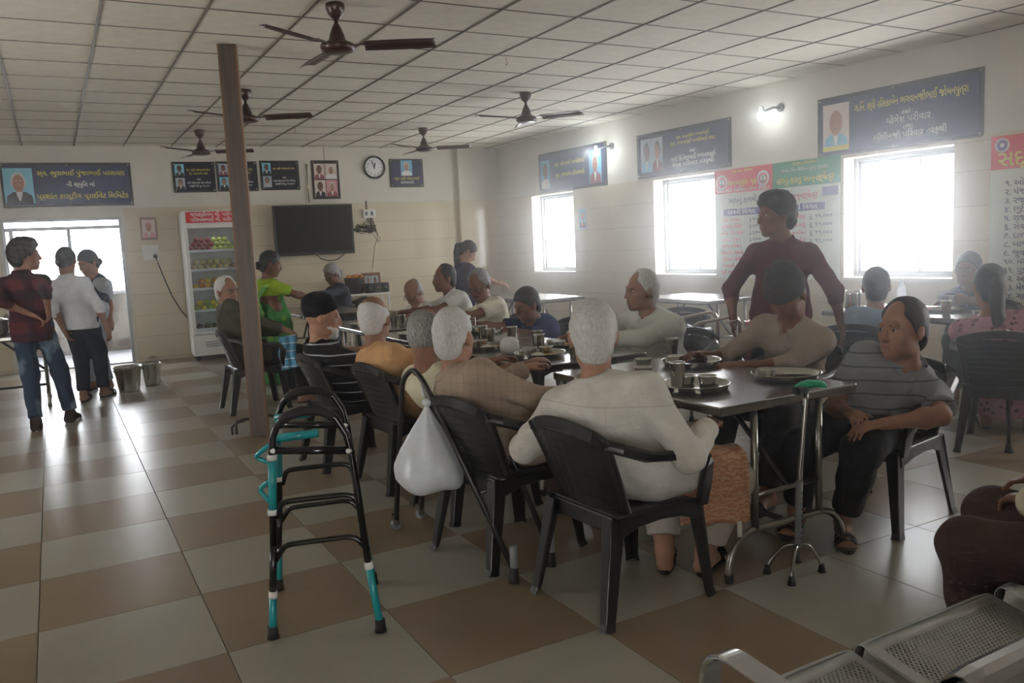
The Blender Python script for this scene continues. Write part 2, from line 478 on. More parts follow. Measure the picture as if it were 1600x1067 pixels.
def wall_tiles(w, x0, x1, holes, step=0.6, xstart=None):
    # glazed wall tiles from the floor to 2.15 m, each its own piece
    back = MB()
    for a in rect_sub((x0, x1, 0.0, 2.15), holes): back.box(a[0], a[1], -0.004, 0.0, a[2], a[3])
    o = back.build('tile_bed', M['wgrout'], w)
    xs = []; x = xstart if xstart is not None else x0
    while x < x1-1e-6: xs.append(x); x += step
    for r in range(8):
        z1 = 2.15-0.3*r; z0 = max(0.0, z1-0.3)
        if z1 - z0 < .03: continue
        for x in xs:
            for a in rect_sub((max(x, x0), min(x+step, x1), z0, z1), holes):
                if a[1]-a[0] < .03 or a[3]-a[2] < .02: continue
                MB().box(a[0]+.0004, a[1]-.0004, -0.012, -0.003, a[2]+.0018, a[3]-.0018).build('wall_tile', M['wtile'], w)
wall_tiles(wf, 0.95, 5.93, [])
wall_tiles(wf, -1.2, -0.57, [])
wall_tiles(wr, -12.44, -3.2, WIN, xstart=-12.44)
# pilaster by the corner
pil = MB().box(5.94, 6.42, -0.10, 0.0, 2.15, CZ).box(5.94, 6.42, -0.092, 0.0, 0, 2.15).build('trim_1', M['paint'], None, FRO, (0, 0, FRA)); struct(pil)
for r in range(7):
    z1 = 2.15-.3*r
    MB().box(5.94, 6.42, -.104, -.09, z1-.298, z1-.002).build('wall_tile', M['wtile'], pil)
    MB().box(5.932, 5.943, -.10, 0, z1-.298, z1-.002).build('wall_tile', M['wtile'], pil)
wall_tiles(wf, 6.42, 6.68, [])
# windows -----------------------------------------------------------
def window(n, x0, x1, z0, z1, mull, ang=RRA, org=RRO, label=None):
    y = TH-.05; f = .035
    m = MB()
    for a in ((x0, x1, z0, z0+f), (x0, x1, z1-f, z1), (x0, x0+f, z0+f, z1-f), (x1-f, x1, z0+f, z1-f)):
        m.bbox(a[0], a[1], y-.03, y+.04, a[2], a[3], .004)
    w = struct(m.build('window_%d' % n, M['alu'], None, org, (0, 0, ang)))
    for k, (a, b, d) in enumerate(((x0+f, mull+.015, 0.012), (mull-.015, x1-f, -.012))):
        s = MB(); g = .028
        for q in ((a, b, z0+f, z0+f+g), (a, b, z1-f-g, z1-f), (a, a+g, z0+f+g, z1-f-g), (b-g, b, z0+f+g, z1-f-g)):
            s.bbox(q[0], q[1], y+d-.009, y+d+.009, q[2], q[3], .003)
        sash = s.build('window_sash', M['alu'], w)
        MB().box(a+g, b-g, y+d-.002, y+d+.002, z0+f+g, z1-f-g).build('window_pane', M['glass'], sash)
    MB().bbox(x0-.01, x1+.01, -.03, y-.03, z0-.03, z0+.004, .004).build('window_sill', M['paint'], w)
    return w
window(1, *WIN[0], -5.03); window(2, *WIN[1], -7.92); window(3, *WIN[2], -10.76)
for (a, h) in ((RRO, WIN),):
    for x0, x1, z0, z1 in h:
        p = portal('daylight_portal', Vector(RRO) + Rz(RRA).to_3x3() @ Vector(((x0+x1)/2, TH+.01, (z0+z1)/2)), x1-x0, z1-z0, RRA+PI)
portal('daylight_portal', Vector(FRO) + Rz(FRA).to_3x3() @ Vector((.19, TH+.02, 1.015)), 1.44, 2.03, FRA+PI)
# sliding door in the far wall ---------------------------------------
m = MB()
for a in ((-.53, -.49, 0, 2.03), (.87, .91, 0, 2.03), (-.49, .87, 1.995, 2.03), (-.49, .87, 1.88, 1.925)): m.bbox(a[0], a[1], -.012, .07, a[2], a[3], .004)
dr = struct(m.build('door_1', M['alu'], None, FRO, (0, 0, FRA)))
MB().box(-.49, .87, .02, .024, 1.925, 1.995).build('transom_pane', M['glass'], dr)
MB().bbox(-.49, .87, -.01, .08, -.004, .02, .004).build('door_sill', M['alu'], dr)
MB().bbox(.225, .270, -.005, .05, .02, 1.895, .004).build('door_mullion', M['alu'], dr)
MB().bbox(-.445, -.40, -.005, .05, .02, 1.895, .004).build('door_mullion', M['alu'], dr)
for a, b in ((-.40, .235), (.265, .87)):
    MB().box(a, b, .024, .028, .02, 1.895).build('door_pane', M['glass'], dr)
MB().box(-.49, -.44, .024, .028, .02, 1.895).build('door_pane', M['milk'], dr)
# the terrace outside the door
t = NT('terrace_plaster'); v = t.coord((1, 1, 1)); f = t.ramp(t.noise(v, 1.9, 5.0, .6), .47, .56)
t.base(t.mix(f, rgb(108, 104, 98), rgb(62, 54, 48))); t.b.inputs['Roughness'].default_value = .9
M['plaster'] = t.m
M['terrace'] = pm('terrace_concrete', rgb(128, 128, 132), .9, 0, .1, 2.0)
struct(MB().box(-4.5, 8, 12.97, 16.2, -.2, -.03).build('terrace_floor', M['terrace']))
struct(MB().box(-4.5, 8, 12.95, 15.3, 2.72, 2.9).build('added_shade_roof', M['terrace']))  # unseen slab, added only to shade the terrace and parapet
pw = struct(MB().box(-4.5, 8, 15.0, 15.15, -.03, .90).build('parapet_wall', M['plaster']))
MB().bbox(-4.5, 8, 14.96, 15.19, .90, .95, .01).build('parapet_coping', M['terrace'], pw)
# column ------------------------------------------------------------
c = MB()
c.bbox(-.062, .062, -.05, .05, 0, CZ-.001, .005)
col = struct(c.build('wooden_column', M['wood'], None, (1.318, 6.63, 0), (0, 0, -.30)), 'brown wooden column between floor and ceiling')
for s in (-1, 1): MB().bbox(s*.062-.006, s*.062+.006, -.051, .051, 0, CZ-.001, .002).build('column_edge', M['woodedge'], col)
cb = thing('foot_bar', 'dark bent tube foot bar on the floor behind the wooden column', 'foot bar', (1.3, 6.86, 0))
MB().tube([(-.14, -.12, .012), (-.14, -.10, .06), (-.12, -.03, .095), (-.05, 0, .1), (.14, .03, .1), (.22, .0, .09), (.24, -.08, .06), (.24, -.1, .012)], .012).build('bent_tube', M['darktube'], cb)
MB().tube([(-.17, -.1, .012), (-.165, -.06, .06), (-.12, .0, .08), (-.05, .02, .085)], .010).build('bent_tube', M['darktube'], cb)
# haze volume added to imitate veiling glare, denser towards the windows -------------------------------
hz = NT('glare_haze'); hz.t.nodes.remove(hz.b)
vsn = hz.n('ShaderNodeVolumeScatter'); vsn.inputs['Color'].default_value = (.95, .97, 1, 1); vsn.inputs['Density'].default_value = HAZE; vsn.inputs['Anisotropy'].default_value = HAZE_G
hx = hz.n('ShaderNodeSeparateXYZ'); hz.l(hz.coord(), hx.inputs[0])
hm = hz.n('ShaderNodeMapRange', interpolation_type='SMOOTHSTEP'); hm.inputs['From Min'].default_value = 1.2; hm.inputs['From Max'].default_value = 6.8
hm.inputs['To Min'].default_value = HAZE*.10; hm.inputs['To Max'].default_value = HAZE
hz.l(hx.outputs[0], hm.inputs['Value']); hz.l(hm.outputs['Result'], vsn.inputs['Density'])
hz.l(vsn.outputs[0], hz.out.inputs['Volume'])
air = MB().add([(-3.7, -3.6, -.25), (rightX(-3.6)+.5, -3.6, -.25), (rightX(12.9)+.5, farY(6.65)+.5, -.25), (-3.7, farY(-3.7)+.5, -.25)] + [(-3.7, -3.6, CZ+.3), (rightX(-3.6)+.5, -3.6, CZ+.3), (rightX(12.9)+.5, farY(6.65)+.5, CZ+.3), (-3.7, farY(-3.7)+.5, CZ+.3)], [(3, 2, 1, 0), (4, 5, 6, 7), (0, 1, 5, 4), (1, 2, 6, 5), (2, 3, 7, 6), (3, 0, 4, 7)]).build('haze', hz.m)
air['kind'] = 'stuff'; air['label'] = 'thin added haze imitating the glare in front of the windows'
# ================================================================== WALL FITTINGS
import re
def text(body, size, mat_, parent, x, z, y=-.004, align='CENTER', width=None, ext=.0012, name='lettering'):
    body = re.sub('((?:[\u0a95-\u0ab9]\u0acd)*[\u0a95-\u0ab9])\u0abf', '\u0abf\\1', body)     # the short i stands before its consonant
    cu = bpy.data.curves.new(name, 'FONT'); cu.body = body; cu.size = size; cu.align_x = align; cu.align_y = 'CENTER'
    cu.resolution_u = 2; cu.extrude = ext; cu.offset = size*.012
    cu.materials.append(mat_)
    o = bpy.data.objects.new(name, cu); COL.objects.link(o); o.parent = parent
    o.location = (x, y, z); o.rotation_euler = (PI/2, 0, 0)
    bpy.context.view_layer.update()
    w = o.dimensions.x; sc = (width/w, min(1.25, max(.8, width/w)), 1) if width and w > 1e-4 else (1, 1, 1)
    me = bpy.data.meshes.new_from_object(o.evaluated_get(bpy.context.evaluated_depsgraph_get()))
    bpy.data.objects.remove(o); bpy.data.curves.remove(cu)
    me.name = name; o = link(name, me, parent, (x, y, z), (PI/2, 0, 0)); o.scale = sc
    return o
SK = {k: pm('portrait_'+k, c, .35, 0, .06) for k, c in dict(skin=rgb(172, 122, 96), skind=rgb(120, 78, 58), hairw=rgb(216, 214, 212), hairk=rgb(36, 30, 30), sky=rgb(128, 196, 220), grey=rgb(170, 180, 190), shirt=rgb(110, 178, 206), dark=rgb(34, 34, 42), wht=rgb(226, 226, 222), rd=rgb(138, 60, 72), pk=rgb(205, 150, 156), cream=rgb(214, 196, 184)).items()}
def oval(cx, cz, rx, rz, n=14, a0=0, a1=2*PI): return [(cx+rx*math.cos(a0+(a1-a0)*i/(n if a1-a0 >= 6.28 else n-1)), cz+rz*math.sin(a0+(a1-a0)*i/(n if a1-a0 >= 6.28 else n-1))) for i in range(n)]
def portrait(parent, x, z, w, h, bg, hair, skin, top, y=-.006, collar=None, bald=False):
    mats = [SK[bg], SK[top], SK[hair], SK[skin], SK[collar or 'wht'], SK['dark']]
    m = MB(); L = lambda pts: [(x+a*w, z+b*h) for a, b in pts]
    m.cur = 0; m.poly(L([(-.5, -.5), (.5, -.5), (.5, .5), (-.5, .5)]), .0015, Matrix.Translation((0, y, 0)))
    q = lambda k, pts: (setattr(m, 'cur', k), m.poly(L(pts), .0008, Matrix.Translation((0, y-.0012-.0009*len(m.f)/40, 0))))
    q(1, [(-.46, -.5), (.46, -.5), (.42, -.28), (.2, -.17), (-.2, -.17), (-.42, -.28)])
    q(3, [(-.1, -.3), (.1, -.3), (.1, -.05), (-.1, -.05)])
    q(4, [(-.11, -.17), (.11, -.17), (.03, -.42), (-.03, -.42)])
    q(2, oval(0, .13 if not bald else .08, .25, .27))
    q(3, oval(0, .07, .20, .245 if not bald else .29))
    for s in (-1, 1):
        q(5, oval(s*.08, .10, .028, .012, 6)); q(2, oval(s*.08, .15, .05, .012, 6))
    q(5, oval(0, -.06, .06, .012, 6))
    return m.build('portrait_print', mats, parent)
def board(name, label, w, h, mat_, border=True, studs=4, cat='sign', group=None):
    t = thing(name, label, cat, group=group)
    MB().bbox(-w/2, w/2, -.012, 0, -h/2, h/2, .003).build('panel', M['signblack'] if border else mat_, t)
    if border: MB().box(-w/2+.035, w/2-.035, -.0145, -.011, -h/2+.035, h/2-.035).build('panel_face', mat_, t)
    xs = [-w/2+.03, w/2-.03] + ([0] if studs > 4 else [])
    for sx in xs:
        for sz in (-h/2+.03, h/2-.03):
            MB().lathe([(.0001, .008), (.010, .006), (.013, 0)][::-1], 10, Matrix.Translation((sx, -.014, sz)) @ Matrix.Rotation(PI/2, 4, 'X')).build('stud', M['brass'], t)
    return t
Y_ = -.0155
s = on_far(board('memorial_sign', 'long navy sign with white-haired portrait above the glass door', 1.56, .58, M['navy'], studs=6), .31, 2.48)
portrait(s, -.58, -.01, .34, .46, 'sky', 'hairw', 'skin', 'dark', Y_)
text('સ્વ. ભુરાભાઈ પુંજાભાઈ પરસાણા', .11, M['yellow'], s, .17, .15, Y_, width=1.06)
text('ની સ્મૃતિ માં', .085, M['white'], s, .15, 0, Y_, width=.34)
text('પ્રશાંત કાસ્ટીંગ પ્રાઈવેટ લિમિટેડ', .11, M['yellow'], s, .17, -.155, Y_, width=1.1)
def small_sign(x, z, w, h, label, n, tops):
    s = on_far(board('memorial_plaque', label, w, h, M['navy2'], group=None), x, z)
    for k, (bg, hr, sk, tp) in enumerate(tops): portrait(s, -.19, .1-.19*k, .125, .165, bg, hr, sk, tp, Y_)
    text('સ્વ. શ્રી રમેશભાઈ પટેલ', .036, M['yellow'], s, .06, .10, Y_, width=.32)
    if n: text('સ્વ. શારદાબેન પટેલ', .036, M['yellow'], s, .06, .05, Y_, width=.26)
    text('હસ્તે', .03, M['white'], s, .06, -.03, Y_, width=.05)
    text('શ્રી મહેશભાઈ પટેલ પરિવાર', .034, M['white'], s, .06, -.08, Y_, width=.32)
    text('તરફથી ભેટ રૂ. ૫૧,૦૦૦', .034, M['white'], s, .06, -.125, Y_, width=.28)
    return s
small_sign(1.905, 2.565, .575, .43, 'dark plaque with two portraits, first from the door', 1, [('sky', 'hairk', 'skind', 'dark'), ('grey', 'hairk', 'skin', 'dark')])
small_sign(2.495, 2.57, .575, .43, 'dark plaque with two portraits, half behind the wooden column', 1, [('grey', 'hairk', 'skind', 'rd'), ('sky', 'hairk', 'skin', 'dark')])
small_sign(3.105, 2.58, .57, .43, 'dark plaque with two portraits above the television', 0, [('sky', 'hairk', 'skind', 'dark'), ('grey', 'hairk', 'skin', 'grey')])
s = on_far(board('portrait_frame', 'upright black frame with four portraits beside the wall clock', .42, .58, M['navy2'], cat='picture'), 3.785, 2.51)
portrait(s, -.095, .125, .16, .23, 'cream', 'hairk', 'skind', 'rd', Y_)
portrait(s, .085, .125, .18, .23, 'cream', 'hairw', 'skin', 'wht', Y_)
portrait(s, -.095, -.13, .17, .25, 'cream', 'hairk', 'skind', 'dark', Y_)
portrait(s, .085, -.13, .17, .25, 'pk', 'hairw', 'skin', 'rd', Y_)
MB().tube([(0, -.005, .29), (0, -.004, .49)], .003, 6).build('hanging_cord', M['darktube'], s)
s = on_far(board('memorial_plaque', 'navy plaque with one white-dressed figure, right of the clock', .56, .44, M['navy']), 5.08, 2.60)
portrait(s, 0, .08, .19, .24, 'shirt', 'hairw', 'skin', 'wht', Y_)
text('સ્વ. શ્રી મોહનભાઈ', .045, M['yellow'], s, 0, -.085, Y_, width=.42)
text('સ્મરણાર્થે', .04, M['white'], s, 0, -.145, Y_, width=.22)
# clock
t = on_far(thing('wall_clock', 'round wall clock with white dial and dark rim', 'clock'), 4.555, 2.69)
RX = Matrix.Rotation(PI/2, 4, 'X')
MB().lathe([(.145, 0), (.178, .006), (.178, .03), (.165, .042), (.150, .034), (.148, .018)], 32, RX).build('rim', M['black'], t)
MB().lathe([(.152, .016), (.0001, .0165)], 32, RX).build('dial', M['white'], t)
for k in range(12):
    a = PI/2-k*PI/6
    text(str(12 if k == 0 else k), .036, M['ink'], t, .115*math.cos(a), .115*math.sin(a), -.0175, name='numeral')
for ln, a, w in ((.075, .2, .008), (.115, -.35, .005)):
    mb = MB().box(-w, w, -.0235, -.021, -.02, ln); mb.build('hand', M['black'], t, rot=(0, a, 0))
# television
t = on_far(thing('television', 'large black flat television on the tiled wall', 'television'), 3.53, 1.755, .05)
MB().bbox(-.60, .60, -.085, -.035, -.375, .375, .012).build('casing', M['blackpl'], t)
scr = NT('screen_glass'); scr.base((.006, .006, .007)); scr.b.inputs['Roughness'].default_value = .12
MB().box(-.565, .565, -.088, -.084, -.325, .345).build('screen', scr.m, t)
MB().box(-.03, .03, -.0875, -.084, -.36, -.35).build('indicator', M['greypl'], t)
MB().bbox(-.2, .2, -.036, 0, -.15, .15, .004).build('wall_bracket', M['darktube'], t)
m = MB(); m.tube([(.0, -.04, -.36), (.08, -.03, -.44), (.2, -.03, -.475), (.33, -.03, -.46), (.45, -.04, -.37)], .007, 6); m.build('cable', M['black'], t)
# router box, wire tangle
t = on_far(thing('socket_box', 'small white electrical box on the wall right of the television', 'socket'), 4.42, 1.98)
MB().bbox(-.10, .10, -.05, 0, -.065, .065, .008).build('box', M['whitepl'], t)
for k in (-.05, .04): MB().bbox(k-.02, k+.02, -.062, -.05, -.03, .03, .003).build('switch', M['greypl'], t)
MB().tube([(-.03, -.02, .06), (-.03, -.012, .2)], .009, 6).build('conduit', M['darktube'], t)
m = MB()
for k in range(7):
    r_ = random.Random(k); p = [(-.02+r_.uniform(-.02, .06), -.02, -.07)]
    for q in range(7): p.append((r_.uniform(-.24, .10), -.03+r_.uniform(-.015, .01), -.22+r_.uniform(-.09, .07)))
    p.append((-.30, -.03, -.24)); m.tube(p, .004, 5)
m.tube([(.05, -.02, -.07), (.1, -.015, -.25), (.12, -.015, -.38), (.06, -.015, -.5), (.0, -.015, -.85)], .003, 5)
m.tube([(.0, -.02, -.07), (.16, -.015, -.4), (.14, -.015, -.45), (.02, -.015, -.3)], .003, 5)
w_ = m.build('cable_tangle', M['black']); tag(w_, 'tangled thin black cables hanging right of the television', 'cable'); on_far(w_, 4.42, 1.98)
t = on_far(thing('wall_pipe', 'thin brass-coloured pipe standing above the television', 'pipe'), 3.505, 2.45)
MB().tube([(0, -.02, -.28), (0, -.02, .26)], .009, 8).build('pipe', M['brass'], t)
MB().lathe([(.02, 0), (.02, .03), (.012, .05)], 10, Matrix.Translation((0, -.02, .25))).build('cap', M['brass'], t)
# god picture and switch board by the door
t = on_far(thing('devotional_picture', 'small framed red devotional picture beside the door', 'picture'), 1.245, 1.86)
MB().bbox(-.11, .11, -.015, 0, -.155, .155, .005).build('frame', pm('picture_frame', rgb(140, 104, 96), .4), t)
portrait(t, 0, 0, .17, .25, 'cream', 'pk', 'skin', 'pk', -.017)
MB().tube([(-.08, -.004, .15), (0, -.004, .22), (.08, -.004, .15)], .003, 6).build('hanging_cord', M['darktube'], t)
t = on_far(thing('switch_board', 'white switch board with a plugged cord under the picture', 'socket'), 1.24, 1.525)
MB().bbox(-.11, .11, -.03, 0, -.11, .11, .008).build('plate', M['whitepl'], t)
for k in range(3): MB().bbox(-.085+k*.055, -.05+k*.055, -.038, -.03, .0, .06, .003).build('switch', M['whitepl'], t)
MB().lathe([(.03, 0), (.026, .03), (.012, .05)], 10, Matrix.Translation((.055, -.03, -.05)) @ RX).build('plug', M['black'], t)
MB().tube([(.055, -.075, -.05), (.07, -.06, -.12), (.13, -.03, -.33), (.22, -.02, -.62), (.33, -.02, -.85), (.40, -.02, -.95)], .008, 7).build('cord', M['black'], t)
# signs on the window wall
def rsign(y0, y1, z0, z1, label, studs=6): return on_right(board('memorial_sign', label, y1-y0, z1-z0, M['navy'], studs=studs), (y0+y1)/2, (z0+z1)/2)
s = rsign(4.35, 6.03, 2.13, 2.72, 'large navy sign with portrait in blue shirt above the nearest window')
portrait(s, -.62, 0, .30, .44, 'cream', 'skin', 'skin', 'shirt', Y_, bald=True)
MB().box(-.77, -.47, Y_-.004, Y_-.003, -.24, -.19).build('caption_strip', M['yellow'], s)
text('સ.નિ. શ્રી રસિકાબેન ભગવાનજીભાઈ જોબનપુત્રા', .12, M['yellow'], s, .15, .14, Y_, width=1.12)
text(': હસ્તે :', .05, M['white'], s, .13, .03, Y_, width=.14)
text('યોગેશ પરીવાર', .08, M['white'], s, .15, -.035, Y_, width=.44)
text('તથા', .05, M['white'], s, .15, -.105, Y_, width=.1)
text('બીપીનજી પરિવાર તરફથી', .08, M['white'], s, .16, -.175, Y_, width=.72)
s = rsign(7.2, 8.83, 2.17, 2.73, 'navy sign with two people in one photo above the middle window')
portrait(s, -.62, .0, .22, .42, 'grey', 'hairk', 'skind', 'shirt', Y_)
portrait(s, -.42, .0, .2, .42, 'grey', 'hairk', 'skin', 'rd', Y_)
text('સ્વ. કાન્તાબેન છગનભાઈ', .06, M['yellow'], s, .2, .16, Y_, width=.55)
text('સ્વ. છગનભાઈ રવજીભાઈ શાહ', .06, M['yellow'], s, .2, .09, Y_, width=.75)
text('હસ્તે', .045, M['white'], s, .2, -.02, Y_, width=.1)
text('શ્રી દિનેશભાઈ છગનભાઈ', .06, M['white'], s, .2, -.1, Y_, width=.75)
text('શાહ પરિવાર તરફથી', .06, M['white'], s, .2, -.17, Y_, width=.7)
s = rsign(9.46, 11.12, 2.15, 2.745, 'navy sign with a portrait at each end above the farthest window')
portrait(s, -.65, -.02, .24, .42, 'shirt', 'hairk', 'skind', 'wht', Y_)
portrait(s, .58, -.02, .28, .46, 'shirt', 'hairw', 'skin', 'rd', Y_)
text('સ્વ. હીરાભાઈ મનજીભાઈ', .09, M['yellow'], s, -.03, .10, Y_, width=.74)
text('સ્વ. જયાબેન હીરાભાઈ', .09, M['yellow'], s, -.03, -.06, Y_, width=.72)
# banner between the windows
t = on_right(thing('printed_banner', 'wide banner with red and green headings between two windows', 'banner'), 6.61, 1.51)
MB().box(-.855, .855, -.016, -.013, -.62, .36).build('sheet', M['bannerw'], t)
MB().box(-.855, 0, -.016, -.0128, .36, .63).build('red_heading', M['red'], t)
MB().box(0, .855, -.016, -.0128, .36, .63).build('green_heading', M['green'], t)
yb = -.0175
for k in (-.74, -.13):
    MB().lathe([(.085, 0), (.085, .001), (.0001, .001)], 24, Matrix.Translation((k, -.0158, .49)) @ RX).build('logo_disc', M['white'], t)
    MB().lathe([(.06, 0), (.06, .001), (.042, .001), (.042, 0)], 24, Matrix.Translation((k, -.0168, .49)) @ RX).build('logo_ring', M['red'], t)
    MB().poly([(k-.02, .45), (k+.02, .45), (k+.005, .49), (k+.03, .53), (k, .51), (k-.03, .53), (k-.005, .49)], .001, Matrix.Translation((0, -.0168, 0))).build('logo_mark', M['green'], t)
text('માનવ સેવા', .035, M['yellow'], t, -.43, .60, yb, width=.3)
text('અન્નપૂર્ણા ગૃહ', .11, M['yellow'], t, -.43, .47, yb, width=.42)
text('દરેક માટે ભોજન સેવા કેન્દ્ર', .04, M['white'], t, -.43, .39, yb, width=.78)
text('સંસ્થા સંચાલિત', .035, M['yellow'], t, .42, .60, yb, width=.3)
text('સમસ્ત સેવા ચેરિટેબલ ટ્રસ્ટ સંચાલિત', .045, M['white'], t, .42, .535, yb, width=.6)
text('હરતુ-ફરતુ અન્નક્ષેત્ર', .11, M['yellow'], t, .42, .43, yb, width=.72)
text('આપનું કાયમી', .07, M['ink'], t, -.43, .27, yb, width=.42)
text('કાયમી અન્નક્ષેત્ર', .11, M['pink'], t, .30, .26, yb, width=.56)
MB().box(.64, .83, -.0172, -.0158, .24, .33).build('purple_label', M['purple'], t)
for cx in (-.45, .38):
    MB().box(cx-.27, cx+.29, -.0172, -.0158, .10, .18).build('heading_bar', M['purple'], t)
    text('દાનની વિગત', .06, M['white'], t, cx, .14, -.0185, width=.4)
rows = ['મહા ભોજન', 'આજીવન તિથિ', 'એક દિવસ', 'સવાર ભોજન', 'સાંજ ભોજન', 'મીઠાઈ સાથે', 'ફરસાણ સાથે', 'નાસ્તો દૂધ', 'પુરી શાક દાળ']
for k, r_ in enumerate(rows):
    z = .05-.075*k
    text(r_, .045, M['red'], t, -.60, z, yb, width=.26+.04*(k % 3)); text('રૂ. %s' % ['૫,૧૦૦', '૩,૧૦૦', '૨,૫૦૦'][k % 3], .045, M['ink'], t, -.25, z, yb, width=.16)
for k, r_ in enumerate(['એક ટંક મિષ્ટ', 'બંને ટંક સાદું', 'એક ટંક ભોજન', 'એક ટંક શીરો']):
    z = .04-.085*k
    text(r_, .05, M['pink'], t, .30, z, yb, width=.26); text('રૂ. ૧૧,૦૦૦', .05, M['ink'], t, .62, z, yb, width=.28)
# right banner
t = on_right(thing('printed_banner', 'white banner with red heading and numbered list at right of nearest window', 'banner'), 3.62, 1.42)
MB().box(-.66, .66, -.016, -.013, -.70, .42).build('sheet', M['bannerw'], t)
MB().box(-.66, .66, -.016, -.0128, .42, .70).build('red_heading', M['red'], t)
MB().lathe([(.06, 0), (.06, .001), (.0001, .001)], 24, Matrix.Translation((-.57, -.0158, .62)) @ RX).build('logo_disc', M['white'], t)
MB().lathe([(.045, 0), (.045, .001), (.02, .001), (.02, 0)], 24, Matrix.Translation((-.57, -.0168, .62)) @ RX).build('logo_ring', M['purple'], t)
text('સદ્ભાવના ભોજન', .15, M['yellow'], t, -.60, .50, yb, align='LEFT', width=1.15)
for k, r_ in enumerate(['૧. ઓસાણ', '૨. પંજાબી', '૩. રજવાડી', '૪. છૂટી દાળ', '૫. રાજમા', '૬. સેવ પાપડ', '૭. દાળ ભાત', '૮. બાજરી', '૯. જુવાર', '૧૦. મગ', '૧૧. પુડલા', '૧૨. અથાણું', '૧૩. મેથી', '૧૪. ગાજર']):
    text(r_, .07, M['ink'], t, -.54, .30-.073*k, yb, align='LEFT', name='lettering')
# wall lamps
bulb = emis('lamp_glow', (.86, .95, 1.0), 30.0)
for y, z, lab in ((6.60, 2.66, 'round glowing wall lamp between the two nearer navy signs'), (9.45, 2.60, 'round glowing wall lamp between the two farther navy signs')):
    t = on_right(thing('wall_lamp', lab, 'lamp'), y, z)
    MB().lathe([(.045, 0), (.045, .02), (.02, .03)], 14, Matrix.Translation((.1, 0, .06)) @ RX).build('wall_plate', M['greypl'], t)
    MB().tube([(.1, -.02, .06), (.08, -.10, .06), (.03, -.17, .03), (0, -.19, .0)], .012, 8).build('arm', M['greypl'], t)
    MB().lathe([(.022, 0), (.028, .05), (.02, .06)], 12, Matrix.Translation((0, -.19, .02))).build('holder', M['whitepl'], t)
    MB().ell((0, -.19, -.02), (.045, .045, .05)).build('bulb', bulb, t)
    l = bpy.data.lights.new('wall_lamp_light', 'POINT'); l.energy = 1.6 if y < 8 else 7; l.color = (.85, .94, 1); l.shadow_soft_size = .05
    lo = bpy.data.objects.new('wall_lamp_light', l); COL.objects.link(lo); lo.parent = t; lo.location = (0, -.33, -.02)
t = on_right(thing('notice_sticker', 'small pale picture sticker right of the farthest window', 'sticker'), 10.05, 1.72)
MB().box(-.09, .09, -.015, -.012, -.16, .16).build('paper', pm('sticker_paper', rgb(180, 190, 196), .5), t)
portrait(t, 0, .0, .13, .26, 'sky', 'pk', 'pk', 'rd', -.0155)
# ceiling fans
def fan(loc, ang, label, rod=.085):
    t = thing('ceiling_fan', label, 'fan', loc, ang, 'ceiling fans')
    MB().lathe([(.0001, -.002), (.06, -.004), (.062, -.03), (.045, -.075), (.016, -.10), (.0001, -.10)][::-1], 18).build('canopy', M['fanbrown'], t)
    MB().tube([(0, 0, -.09), (0, 0, -.09-rod)], .013, 10).build('rod', M['fanbrown'], t)
    z = -.09-rod
    MB().lathe([(.0001, z-.135), (.075, z-.132), (.105, z-.122), (.112, z-.10), (.108, z-.082), (.085, z-.072), (.055, z-.055), (.046, z-.02), (.030, z+.02), (.018, z+.045), (.0001, z+.05)], 24).build('motor', M['fanbrown'], t)
    for k in range(3):
        a = 2*PI*k/3; R_ = Rz(a)
        b = MB()
        b.sheet(lambda u, v: R_ @ Vector((.17+.46*u, (v-.5)*(.115+.02*math.sin(PI*u)), z-.095+.012*math.sin(PI*v)-.030*(v-.5))), 8, 4, .004)
        bl = b.build('blade', M['fanbrown'], t)
        MB().sweep([R_ @ Vector((.10, 0, z-.095)), R_ @ Vector((.15, 0, z-.085)), R_ @ Vector((.22, 0, z-.088))], [.035, .03, .06], .006, R_ @ Vector((0, 1, 0))).build('blade_bracket', M['fanbrown'], bl)
    return t
R = math.radians
fan((1.75, 5.33, CZ), R(-27), 'brown ceiling fan nearest the viewer with wide blades')
fan((1.78, 8.32, CZ), R(-31), 'brown ceiling fan half hidden behind the wooden column top')
fan((1.77, 11.03, CZ), R(-20), 'brown ceiling fan above the dark plaques near the fridge')
fan((4.51, 10.40, CZ), R(-30), 'brown ceiling fan above the single-figure plaque near the far corner')
fan((4.58, 7.79, CZ), R(-53), 'brown ceiling fan before the window wall, with a gleaming blade')
for x, y in ((3.56, 6.35), (2.85, 10.6)):
    t = thing('ceiling_hook', 'small metal hook on the pale ceiling' + (' near the window-wall fan' if x > 3 else ' near the far wall'), 'hook', (x, y, CZ-.006))
    MB().tube([(0, 0, 0), (0, 0, -.03), (.012, 0, -.045), (0, 0, -.06), (-.012, 0, -.05)], .004, 6).build('hook', M['brass'], t)
# ================================================================== FRIDGE
t = thing('display_fridge', 'tall white glass-door fridge full of fruit with red header', 'fridge', (1.98, 12.30, 0), FRA)
W_, D_ = .72, .62
m = MB()
m.bbox(-W_/2, W_/2, -D_/2+.03, D_/2, .07, .36, .01); m.bbox(-W_/2, W_/2, -D_/2+.05, D_/2, 1.87, 2.06, .01)
m.bbox(-W_/2, -W_/2+.04, -D_/2+.05, D_/2, .34, 1.9, .006); m.bbox(W_/2-.04, W_/2, -D_/2+.05, D_/2, .34, 1.9, .006); m.bbox(-W_/2, W_/2, D_/2-.03, D_/2, .34, 1.9, .006)
m.build('cabinet', M['whitepl'], t)
MB().box(-W_/2+.05, W_/2-.02, -D_/2+.04, -D_/2+.052, 1.895, 2.045).build('red_header', M['red'], t)
text('જયશ્રીબેન વી. પારેખ', .07, M['white'], t, .03, 2.005, -D_/2+.038, width=.56)
